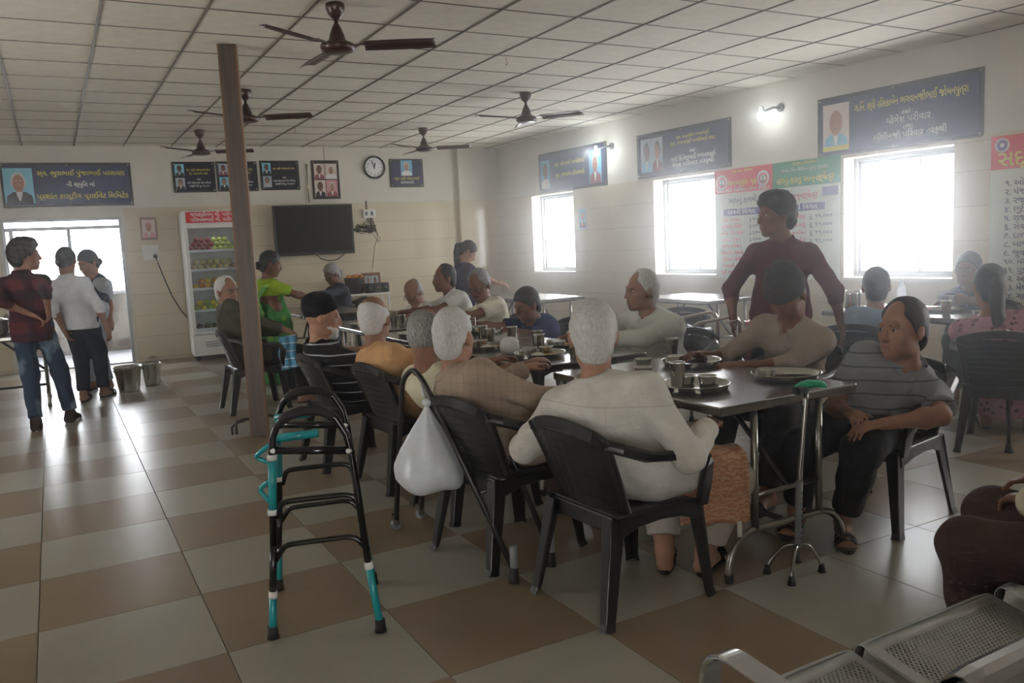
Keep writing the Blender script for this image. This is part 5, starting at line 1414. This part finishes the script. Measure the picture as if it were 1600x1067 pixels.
    if skirt:
        b = Blob(sv); z1 = skirt[1]
        if pose == 'stand':
            b.cap(P+A3(0, 0, .08), P+A3(0, 0, -.12), .135*w, .185*w, .05); b.cap(P+A3(0, 0, -.10), A3(0, .02, z1), .185*w, .26*w, .05, True)
        else:
            b.ell(P, A3(.18*w, .15*w, .13), None, .06)
            b.cap(P+A3(0, 0, 0), (kn[-1]+kn[1])/2, .16*w, .15*w, .06); b.cap((kn[-1]+kn[1])/2, (an[-1]+an[1])/2*.9+(kn[-1]+kn[1])/2*.1, .16*w, .17*w, .06, True)
        b.build('skirt', skirt[0], body, wob=.008, wfreq=24, seed=1)
    # ------------------------------------------------ hair
    kind, hcol = hair
    if kind:
        b = Blob(min(vox, .009)); o = .010 if kind != 'thick' else .022
        if kind == 'crop': o = .005
        b.ell(H(0, -.012, .034), (A3(.074, .094, .096)+o)*hs, RH, .01)
        if kind in ('thick',): b.ell(H(.01, .025, .100), A3(.066, .06, .034)*hs, RH, .04)
        if kind != 'fringe': b.ell(H(0, -.055, -.035), (A3(.058, .045, .055)+o*.5)*hs, RH, .03)
        else: b.ell(H(0, -.05, -.03), A3(.062, .048, .05)*hs, RH, .02)
        nf = RH @ A3(0, .80, -.60)
        hl = {'full': .084, 'thick': .098, 'crop': .078, 'fringe': .05, 'long': .086, 'receding': .055}[kind]
        b.cut(H(0, hl, .075), RH @ A3(0, .86, -.51))
        if kind != 'fringe': b.cut(H(0, {'thick': .016, 'full': .012, 'long': .012}.get(kind, .004), -.008), RH @ A3(0, .74, -.67))
        b.cut(H(0, .012, -.012), RH @ A3(0, .95, -.3), (H(0, .06, -.06), .098*hs))
        for q in (-1, 1): b.cut(H(.07*q, .0, -.01), RH @ A3(0, .3, -1), (H(.082*q, -.012, -.032), .040*hs))
        b.cut(H(0, 0, -.085), RH @ A3(0, 0, -1))
        if kind == 'fringe': b.cut(H(0, -.02, .062), RH @ A3(0, .55, .84))
        if kind == 'receding': b.cut(H(0, .03, .11), RH @ A3(0, .85, .45))
        if kind == 'long': pass
        b.build('hair', HR[hcol], body, wob=.0018 if kind != 'thick' else .006, wfreq=75)
    if extra and 'ponytail' in extra:
        b = Blob(min(vox, .010)); p0 = H(0, -.128, -.01); pts = [H(0, -.09, .03), p0, p0+A3(0, -.02, -.08), p0+A3(.01, -.03, -.17), p0+A3(0, -.03, -.26), p0+A3(0, -.02, -.32)]
        rr = [.040, .038, .040, .036, .028, .012]
        for i in range(5): b.cap(pts[i], pts[i+1], rr[i], rr[i+1], .02)
        b.build('ponytail', HR[hcol], body, wob=.002, wfreq=60)
        bd = Blob(.008); bd.ell(H(0, -.122, .0), A3(.045, .030, .03), RH, .01); bd.build('hair_band', M['black'], body)
    if extra and 'bun' in extra:
        Blob(min(vox, .010)).ell(H(0, -.115, -.03), A3(.045, .04, .045), RH, .01).build('hair_bun', HR[hcol], body, wob=.002, wfreq=70)
    if beard:
        b = Blob(min(vox, .008))
        b.ell(H(0, .032, -.046), A3(.064, .069, .074)*hs, RH, .02); b.ell(H(0, .066, -.098), A3(.034, .030, .030)*hs, RH, .025)
        b.cut(H(0, .06, -.050), RH @ A3(0, .35, 1)); b.cut(H(0, -.012, -.05), RH @ A3(0, -1, 0)); b.cut(H(0, .086, -.062), RH @ A3(0, .6, .8), (H(0, .1, -.058), .03*hs))
        b.build('beard', HR[beard], body, wob=.002, wfreq=90)
    if moust or beard:
        b = Blob(.006)
        for q in (-1, 1): b.cap(H(.002*q, .1025, -.044), H(.030*q, .089, -.052), .0075*hs, .004*hs, .006)
        b.build('moustache', HR[moust or beard], body)
    if eyes:
        for q in (-1, 1):
            m = MB(); RM = Matrix([[*RH[i], 0] for i in range(3)] + [[0, 0, 0, 1]])
            m.cur = 0; m.ell(H(.031*q, .0815, .008), (.0115*hs, .0090*hs, .0062*hs), 10, 6, RM.to_4x4()); m.cur = 1; m.ell(H(.031*q, .0875, .008), (.0060*hs, .0046*hs, .0058*hs), 8, 5, RM.to_4x4())
            m.build('eye', [EYEW, EYED], body)
        b = Blob(.006)
        for q in (-1, 1): b.cap(H(.014*q, .0905, .026), H(.050*q, .078, .028), .0048*hs, .003*hs, .004)
        b.build('eyebrows', HR[{'white': 'grey', 'grey': 'salt'}.get(hcol or 'black', hcol or 'black')], body)
        m = MB(); RM = Matrix([[*RH[i], 0] for i in range(3)] + [[0, 0, 0, 1]])
        m.ell(H(0, .0955, -.057), (.020*hs, .0045*hs, .0038*hs), 10, 5, RM); m.ell(H(0, .0925, -.067), (.017*hs, .0045*hs, .0045*hs), 10, 5, RM)
        m.build('lips', LIP, body)
    if glasses:
        m = MB()
        for q in (-1, 1):
            m.tube([H(.033*q+.024*math.cos(t), .101-.006*abs(math.cos(t)), .006+.019*math.sin(t)) for t in [2*PI*i/14 for i in range(14)]], .0022, 6, True)
            m.tube([H(.057*q, .095, .010), H(.078*q, .06, .012), H(.084*q, -.01, .010)], .002, 6)
        m.tube([H(-.009, .103, .010), H(0, .106, .013), H(.009, .103, .010)], .002, 6)
        g = m.build('spectacles', SPEC, body)
        m = MB()
        for q in (-1, 1):
            k = [H(.033*q+.022*math.cos(t), .100, .006+.017*math.sin(t)) for t in [2*PI*i/14 for i in range(14)]]
            m.add([Vector(p) for p in k], [list(range(14))])
        m.build('lenses', SPECL, g)
    if cap:
        b = Blob(.008); ck, cm = cap
        if ck == 'knit':
            b.ell(H(0, -.016, .050), A3(.094, .112, .105)*hs, RH, .02); b.ell(H(0, -.05, .10), A3(.07, .07, .08)*hs, RH, .05)
            b.cut(H(0, .085, .052), RH @ A3(0, .30, -.95)); nm = 'knitted_cap'
        else:
            b.ell(H(0, -.014, .052), A3(.088, .108, .088)*hs, RH, .02); b.ell(H(0, -.03, .095), A3(.085, .095, .05)*hs, RH, .03)
            b.cut(H(0, .085, .058), RH @ A3(0, .42, -.91)); nm = 'cap'
        b.build(nm, cm, body, wob=.003, wfreq=40)
    # ------------------------------------------------ footwear
    sk, sm = shoe
    if sk in ('shoe', 'sandal'):
        for q in (-1, 1):
            A, fwd, heel, ball, toe, sdv = FT[q]; zb = heel[2]-.034
            Mx = Matrix((( sdv[0], fwd[0], 0, (A+fwd*.066)[0]), (sdv[1], fwd[1], 0, (A+fwd*.066)[1]), (0, 0, 1, max(A[2]-.085, 0)), (0, 0, 0, 1)))
            n = 22; prof = []
            for i in range(n):
                t = 2*PI*i/n; yy = math.sin(t); prof.append((.043*math.cos(t)*(1+.12*yy), .140*yy))
            m = MB(); V = [Mx @ Vector((x, y, z)) for z in (0, .018) for x, y in prof]
            m.add(V, [list(range(n))[::-1], [n+i for i in range(n)]]+[(i, (i+1) % n, n+(i+1) % n, n+i) for i in range(n)])
            so = m.build('shoe_sole', M['rubber'] if sk == 'sandal' else M['whitepl'], body)
            if sk == 'sandal':
                st = MB()
                for yy, hh in ((.035, .048), (.075, .040)):
                    st.tube([Mx @ Vector((.042*math.cos(t), yy+.012*math.sin(t), .016+hh*math.sin(t))) for t in [PI*i/8 for i in range(9)]], .008, 6)
                st.build('strap', M['black'], so)
            else:
                b = Blob(max(.008, vox*.9)); b.cap(heel, ball, .042, .038, .03); b.cap(A+A3(0, 0, .0), heel, .040, .042, .03); b.cap(A, ball, .040, .03, .03); b.ell(toe-fwd*.02, A3(.042, .05, .030), None, .03)
                b.build('shoe', sm, body)
    return body, dict(P=P, N=N, U=U, F=F_, R=Rg, H=H, RH=RH, sh=sh, el=el, wr=wr, kn=kn, an=an, hip=hip, hand=HD, Lt=Lt, chest=chest, waist=waist, s=s, w=w, xy=xy, rz=rz)
C_ = lambda n, c, *a, **k: cloth(n, c, *a, **k)
YOKE = 0.80
WHITE = C_('white_cotton', rgb(206, 204, 198)); CREAM = C_('cream_cotton', rgb(206, 200, 180)); DARKT = C_('dark_trousers', rgb(40, 38, 40)); BROWNT = C_('brown_trousers', rgb(70, 56, 50)); GREYT = C_('grey_trousers', rgb(78, 78, 80)); NAVY = C_('navy_cloth', rgb(36, 42, 66)); WHITET = C_('white_trousers', rgb(196, 192, 184))
def onto(o, info): return o
# standing group by the door
b, i = person('person in maroon checked shirt and faded jeans, hands behind back, facing the door', (-.20, 8.38), 78, (-.19, 8.36, 1.655), 'stand', .0110, 1.66, .90, hyaw=15, skin='mid', shirt=C_('maroon_plaid', rgb(84, 36, 40), 'plaid', rgb(26, 24, 38), 5.5, c3=rgb(30, 26, 34)), sleeve='rolled', hem=.14,
  trousers=C_('faded_jeans', rgb(44, 58, 78), 'fade', rgb(112, 130, 146)), hair=('thick', 'black'), hands=((-.20, 8.22, 1.01), (-.06, 8.20, 1.02)), elbows=((-.36, 8.0, 1.02), (-.05, 7.98, 1.02)), feet=((-.25, 8.22, .085), (.02, 8.42, .085)), shoe=('shoe', C_('dark_shoe', rgb(48, 38, 36))), curl=.8)
b, i = person('person in white shirt with rolled sleeves and navy trousers, leaning by the door', (.20, 9.62), 62, (.15, 9.66, 1.575), 'stand', .0110, 1.62, .98, hyaw=75, hpitch=25, skin='mid', shirt=C_('white_shirt', rgb(206, 208, 212)), sleeve='rolled', hem=.13, trousers=C_('navy_trousers', rgb(30, 34, 50)),
  hair=('full', 'black'), hands=((.05, 9.52, .76), (.44, 9.44, .74)), elbows=((-.02, 9.50, 1.0), (.44, 9.36, 1.0)), feet=((.16, 9.56, .085), (.36, 9.74, .085)), shoe=('sandal', None))
b, i = person('person in dark vest over pale tunic, behind the leaning white shirt at the door', (.36, 10.35), 235, (.32, 10.30, 1.555), 'stand', .012, 1.60, .9, hyaw=215, hpitch=20, skin='mid', shirt=C_('pale_tunic', rgb(176, 182, 190)), sleeve='short', smat='tunic', hem=.34, collar=False, trousers=C_('pale_trousers', rgb(150, 156, 166)), hair=('long', 'black'), extra=('bun',), hands=((.52, 10.25, .78), (.2, 10.1, .80)), elbows=((.54, 10.5, 1.0), (.2, 10.2, 1.0)))
bv = Blob(.012)
bv.ell(i['chest'], A3(.165, .125, .19), np.stack([i['R'], i['F'], i['U']], 1), .05).ell(i['waist'], A3(.155, .118, .16), None, .08); bv.build('vest', C_('dark_vest', rgb(40, 46, 60)), b)
# left side of the long row
b, i = person('elderly person with white beard in dark olive shirt, seated beside the wooden column', (1.52, 7.86), 10, (1.42, 8.12, 1.235), 'sit', .0110, 1.66, 1.0, hyaw=-62, skin='mid', shirt=C_('olive_shirt', rgb(62, 60, 46)), trousers=DARKT, hair=('receding', 'white'), glasses=True, hands=((1.95, 8.05, .66), (1.95, 7.75, .66)))
b, i = person('elderly person in black cap and black polo with white stripes, white beard', (1.74, 5.40), 0, (1.53, 5.32, 1.138), 'sit', .0100, 1.64, 1.02, hyaw=-12, hpitch=6, skin='light', shirt=C_('striped_polo', rgb(26, 26, 30), 'stripe', rgb(176, 178, 180), 15.0), sleeve='short', trousers=DARKT, hair=(None, 'salt'), beard='white', cap=('round', C_('black_cap', rgb(18, 18, 22))), hands=((2.05, 5.45, .70), (2.02, 5.12, .69)))
b, i = person('bald elderly person in orange-tan shirt, back turned, in slatted chair', (1.90, 4.70), 14, (1.67, 4.75, 1.143), 'sit', .0100, 1.66, 1.06, hyaw=48, skin='mid', shirt=C_('tan_shirt', rgb(190, 150, 106)), hem=.2, trousers=C_('tan_trousers', rgb(176, 128, 80)), hair=('fringe', 'white'), hands=((2.22, 4.88, .76), (2.15, 4.48, .70)), eyes=False)
b, i = person('bald person in pale cream vest, mostly hidden behind the grey-haired checked-shirt man', (1.92, 4.00), 20, (1.71, 4.02, 1.092), 'sit', .0110, 1.6, 1.0, hyaw=45, hpitch=22, skin='mid', shirt=C_('cream_vest', rgb(204, 198, 172)), sleeve='short', collar=False, trousers=CREAM, hair=('fringe', 'salt'), hands=((2.30, 4.15, .77), (2.28, 3.85, .77)), eyes=False)
b, i = person('elderly person with cropped white hair in brown checked shirt, seen from behind', (1.86, 3.34), 22, (1.61, 3.50, 1.138), 'sit', .0080, 1.66, 1.03, hyaw=38, skin='light', shirt=C_('brown_check', rgb(156, 138, 122), 'check', rgb(136, 120, 106), 24.0), trousers=BROWNT, hair=('crop', 'white'), hands=((2.20, 3.74, .775), (2.08, 3.16, .70)), elbows=((1.92, 3.75, .62), (1.84, 3.02, .64)), palm=((0, 0, -1), (0, 0, -1)), eyes=False)
b, i = person('elderly white-haired person in white shirt, back to the viewer, nearest at table', (1.97, 2.63), 34, (1.82, 2.655, 1.185), 'sit', .0080, 1.70, 1.10, hyaw=58, skin='light', shirt=C_('white_long_shirt', rgb(206, 202, 194), 'yoke', rgb(110, 106, 100), YOKE, fold=.45), trousers=C_('white_pyjama', rgb(190, 184, 174), fold=.6), hair=('full', 'white'), hands=((1.90, 2.92, .64), (2.20, 2.44, .66)), elbows=((1.54, 2.92, .60), (1.96, 2.30, .61)), feet=((2.18, 2.70, .085), (2.30, 2.58, .085)), knees=((2.24, 2.84, .46), (2.28, 2.50, .49)), tlen=.82, shoe=('sandal', None), eyes=False, wob=.004, legs=.84)
# towel over the knee of the white-shirted man
tw = thing('towel', 'orange patterned towel draped over the white-trousered knee by the near table', 'towel', (2.235, 2.50, -.125))
tw.rotation_euler = (0, 0, R(-18))
def towel(u, v):
    a = (v-.5)*2; prof = [(-1, -.16, -.0), (-.45, -.105, .53), (0, 0, .655), (.45, .075, .56), (1, .10, .32)]
    for k in range(4):
        if prof[k][0] <= a <= prof[k+1][0]:
            q = (a-prof[k][0])/(prof[k+1][0]-prof[k][0]); q = q*q*(3-2*q) if k in (1, 2) else q
            y = prof[k][1]*(1-q)+prof[k+1][1]*q; z = prof[k][2]*(1-q)+prof[k+1][2]*q
    return y, z
def towel_fn(u, v):
    # v runs down the front side: from behind the thigh over the top to the hanging edge
    s_ = v; x = (u-.5)*.29
    if s_ < .30: y = .085; z = .50+.16*(s_/.30)
    elif s_ < .52: t_q = (s_-.30)/.22; y = .085*math.cos(PI*t_q); z = .66+.03*math.sin(PI*t_q)
    else: t_q = (s_-.52)/.48; y = -.088-.012*t_q+.007*math.sin(u*15)*t_q; z = .66-.25*t_q
    return Vector((x*(1+.06*max(0, s_-.5)), y, z-.02*u*(1 if s_ > .5 else .3)+.004*math.sin(u*13)))
MB().sheet(towel_fn, 22, 34, .006).build('cloth', C_('towel_terry', rgb(192, 158, 130), 'paisley', rgb(178, 126, 98), 16.0, fold=.5), tw)
MB().bbox(.085, .105, -.112, -.108, .34, .405, .001).build('paper_tag', M['whitepl'], tw)
# window side of the long row
b, i = person('grey-haired person in dark shawl reaching over the far table near the television', (3.52, 11.22), 190, (3.32, 11.2, 1.242), 'sit', .013, 1.62, 1.05, hyaw=195, hpitch=22, skin='dark', shirt=C_('dark_shawl', rgb(58, 62, 70)), trousers=DARKT, hair=('long', 'grey'), extra=('bun',), hands=((2.98, 10.9, .86), (3.0, 11.35, .82)))
b, i = person('bald bespectacled person in white shirt bent low over a plate, facing left', (3.52, 8.22), 192, (3.24, 8.12, 1.058), 'sit', .0110, 1.64, 1.0, hyaw=205, hpitch=38, skin='mid', shirt=WHITE, sleeve='short', trousers=DARKT, hair=('fringe', 'grey'), glasses=True, hands=((2.92, 7.98, .78), (2.95, 8.3, .77)))
tw2 = Blob(.012)
tw2.cap(i['sh'][-1]+A3(0, .03, .035), i['sh'][-1]*.6+i['waist']*.4+A3(-.09, .12, 0), .05, .075, .04).cap(i['sh'][-1]+A3(0, -.02, .035), i['chest']+A3(-.10, -.10, .0), .05, .06, .04)
tw2.build('shoulder_towel', C_('teal_towel', rgb(56, 112, 124), 'stripe', rgb(30, 52, 70), 9.0), b, wob=.004, wfreq=40)
b, i = person('dark-haired person in white shirt sitting upright, face in left profile', (3.62, 7.52), 184, (3.43, 7.60, 1.238), 'sit', .0110, 1.68, 1.04, hyaw=178, skin='dark', shirt=C_('white_shirt_b', rgb(200, 198, 192)), sleeve='short', trousers=DARKT, hair=('receding', 'black'), moust='black', hands=((2.98, 7.35, .78), (2.98, 7.75, .78)))
b, i = person('moustached grey-haired person in cream shirt leaning towards the table', (3.55, 6.72), 190, (3.36, 6.76, 1.182), 'sit', .0100, 1.68, 1.10, hyaw=212, hpitch=26, skin='dark', shirt=C_('cream_shirt', rgb(212, 206, 184), fold=.7), sleeve='short', trousers=DARKT, hair=('receding', 'salt'), moust='black', glasses=True, hands=((2.96, 6.55, .78), (2.96, 6.95, .78)), hs=1.16)
b, i = person('hunched person in dark blue, dim in the haze beside the far plates', (3.58, 5.93), 178, (3.33, 5.86, 1.045), 'sit', .0125, 1.6, 1.02, hyaw=185, hpitch=18, skin='dark', shirt=C_('blue_tunic', rgb(48, 58, 92)), sleeve='short', trousers=DARKT, hair=('full', 'black'), hands=((2.95, 5.75, .78), (2.95, 6.1, .78)))
b, i = person('white-haired person in white shirt, faded by window haze, across the table', (3.62, 4.47), 190, (3.45, 4.44, 1.200), 'sit', .0100, 1.68, 1.12, hyaw=170, skin='mid', shirt=C_('white_shirt_c', rgb(206, 208, 200)), trousers=WHITET, hair=('receding', 'white'), hands=((2.97, 4.25, .78), (2.97, 4.62, .78)), belly=.03)
b, i = person('young person standing in open maroon shirt, looking left between the tables', (4.06, 3.80), 222, (4.055, 3.83, 1.655), 'stand', .0088, 1.66, .98, hyaw=163, hpitch=2, skin='dark', shirt=C_('maroon_shirt', rgb(86, 44, 50)), sleeve='rolled', hem=.05, trousers=C_('black_trousers', rgb(30, 30, 34)), hair=('thick', 'black'), hands=((4.34, 3.56, .80), (3.80, 3.95, .84)), elbows=((4.27, 3.44, 1.0), (3.86, 4.02, 1.0)), shoe=('shoe', C_('black_shoe', rgb(30, 28, 28))))
br = MB().tube([tuple(Vector(i['wr'][1]-nrm_(i['wr'][1]-i['el'][1])*.02 + .034*math.cos(t)*np.cross(nrm_(i['wr'][1]-i['el'][1]), A3(0, 1, 0)) + .034*math.sin(t)*A3(0, 1, 0))) for t in [2*PI*k/14 for k in range(14)]], .006, 6, True); br.build('bangle', M['steel'], b)
b, i = person('stooping person in beige kurta and grey knitted cap, face to the plate', (3.66, 3.30), 190, (3.31, 3.12, 1.165), 'sit', .0080, 1.66, 1.02, hyaw=195, hpitch=48, skin='dark', shirt=C_('beige_kurta', rgb(142, 128, 116)), sleeve='rolled', trousers=C_('dark_pyjama', rgb(46, 42, 42)), hair=('crop', 'salt'), cap=('knit', C_('grey_knit', rgb(70, 68, 70), fold=.8)), hands=((3.05, 3.12, .74), (3.02, 3.40, .77)), collar=True, eyes=False, feet=((3.10, 3.0, .085), (3.12, 3.42, .085)))
b, i = person('balding person in grey striped polo sitting at table end, head turned left', (3.34, 2.59), 208, (3.33, 2.395, 1.088), 'sit', .0074, 1.68, 1.04, hyaw=176, hpitch=-2, skin='mid', shirt=C_('grey_polo', rgb(128, 130, 134), 'stripe', rgb(84, 86, 92), 16.0), sleeve='short', trousers=C_('black_pyjama', rgb(34, 34, 38)), hair=('receding', 'black'), beard=None, hands=((3.02, 2.26, .585), (3.03, 2.44, .60)), elbows=((3.42, 2.06, .62), (3.20, 2.66, .60)), feet=((3.06, 2.50, .085), (3.00, 2.72, .085)), knees=((2.88, 2.28, .50), (2.88, 2.56, .50)), tlen=.80, shoe=('sandal', None))
b, i = person('child in light blue top seen from behind at the window table', (5.12, 3.97), 30, (5.20, 3.96, 1.120), 'sit', .0125, 1.45, 1.0, hyaw=40, skin='mid', shirt=C_('light_blue_top', rgb(140, 158, 182)), sleeve='short', collar=False, trousers=NAVY, hair=('full', 'black'), hands=((5.62, 4.18, .77), (5.65, 3.9, .77)), eyes=False)
b, i = person('person in dark checked shirt with folded arms beneath the window edge', (6.60, 4.10), 212, (6.42, 4.04, 1.172), 'sit', .0125, 1.66, 1.02, hyaw=196, skin='dark', shirt=C_('dark_check', rgb(62, 60, 78), 'check', rgb(120, 116, 130), 12.0), sleeve='rolled', trousers=DARKT, hair=('full', 'black'), glasses=True, hands=((6.22, 4.02, .80), (6.20, 3.80, .80)), elbows=((6.45, 3.72, .80), (6.35, 4.22, .80)))
b, i = person('ponytailed person in pink patterned dress, back turned, at the window table', (5.20, 3.02), 28, (5.13, 3.095, 1.140), 'sit', .0092, 1.62, 1.14, hyaw=48, hpitch=8, skin='mid', shirt=C_('pink_print', rgb(166, 122, 132), 'print', rgb(96, 62, 76), 24.0, c3=rgb(206, 178, 182)), sleeve='short', collar=False, trousers=None, skirt=(C_('pink_print_skirt', rgb(160, 116, 126), 'print', rgb(96, 62, 76), 24.0), .1), hair=('long', 'black'), extra=('ponytail',), hands=((5.62, 3.42, .77), (5.66, 3.08, .77)), eyes=False)
# sari
b, i = person('standing person in bright green sari serving food at the far table', (2.08, 9.22), 12, (2.12, 9.20, 1.452), 'stand', .0125, 1.50, 1.08, hyaw=-8, hpitch=12, skin='dark', shirt=C_('lime_blouse', rgb(140, 170, 40)), sleeve='short', smat='blouse', collar=False, hem=-.16, trousers=None, skirt=(C_('green_sari', rgb(60, 124, 62), 'print', rgb(110, 150, 60), 9.0), .03), hair=('long', 'black'), extra=('bun',), hands=((2.52, 9.36, .92), (2.50, 9.12, .92)), elbows=((2.3, 9.5, .95), (2.28, 8.95, .95)))
pl = Blob(.011)
q = lambda *p: A3(*p)
shl = i['sh'][1]; P_ = i['P']
pts = [P_+q(-.10, .14, -.05), i['waist']+q(-.03, .135, .02), i['chest']+q(.06, .12, .05), shl+q(-.04, .02, .055), shl+q(-.045, -.09, .0), i['chest']+q(.08, -.15, -.08), P_+q(.09, -.19, -.02), P_+q(.08, -.21, -.30), P_+q(.06, -.23, -.50)]
for a, bb in zip(pts[:-1], pts[1:]):
    for k in (-1, 0, 1): pl.cap(a+q(.045*k, 0, 0), bb+q(.050*k, 0, 0), .017, .017, .025)
pl.build('sari_drape', C_('green_drape', rgb(96, 156, 70), 'stripe', rgb(150, 190, 90), 5.0), b, wob=.004, wfreq=40)
# far girl and the edge figure
b, i = person('long-haired person in dark navy top bending over the far corner table', (4.58, 9.45), -8, (4.72, 9.48, 1.440), 'stand', .0125, 1.55, .95, hyaw=-15, hpitch=40, skin='light', shirt=C_('navy_top', rgb(40, 40, 66), 'print', rgb(84, 60, 110), 16.0), sleeve='short', smat='top', collar=False, hem=.22, trousers=C_('plum_trousers', rgb(66, 40, 60)), hair=('long', 'black'), extra=('ponytail',), hands=((5.02, 9.38, .93), (5.0, 9.30, .90)))
b, i = person('person in cream sleeves and brown trousers at the picture edge on the bench', (2.50, 1.04), 118, (2.52, 1.12, 1.22), 'sit', .0100, 1.68, 1.05, skin='dark', shirt=C_('cream_kurta', rgb(196, 186, 164), fold=.7), trousers=C_('brown_trousers_b', rgb(66, 50, 48), fold=.7), hair=('full', 'grey'), hands=((2.44, 1.34, .60), (2.68, 1.40, .60)), elbows=((2.28, 1.06, .70), (2.80, 1.15, .70)), feet=((2.34, 1.42, .085), (2.62, 1.46, .085)), knees=((2.235, 1.40, .52), (2.56, 1.46, .52)))
# cloths on the chairs of the left side
t = thing('hand_towel', 'blue and white hand towel hanging from the chair behind the column', 'towel', (1.83, 7.62, 0))
MB().sheet(lambda u, v: Vector(((u-.5)*.16+.01*math.sin(9*v), .012*math.sin(u*14)-.02*(v-.5), .66-.30*v+.02*u)), 12, 14, .008).build('cloth', C_('blue_towel', rgb(96, 162, 200), 'stripe', rgb(226, 232, 236), 14.0), t)
t = thing('hand_towel', 'red and white striped towel on the lap under the black polo', 'towel', (1.86, 5.12, 0))
MB().sheet(lambda u, v: Vector(((u-.5)*.30, (v-.5)*.22, .60+.03*math.cos((v-.5)*4)-.5*abs(v-.5)**2+.008*math.sin(u*11))), 14, 12, .008).build('cloth', C_('red_stripe_towel', rgb(214, 206, 202), 'check', rgb(176, 60, 66), 14.0), t)
bpy.context.view_layer.update()
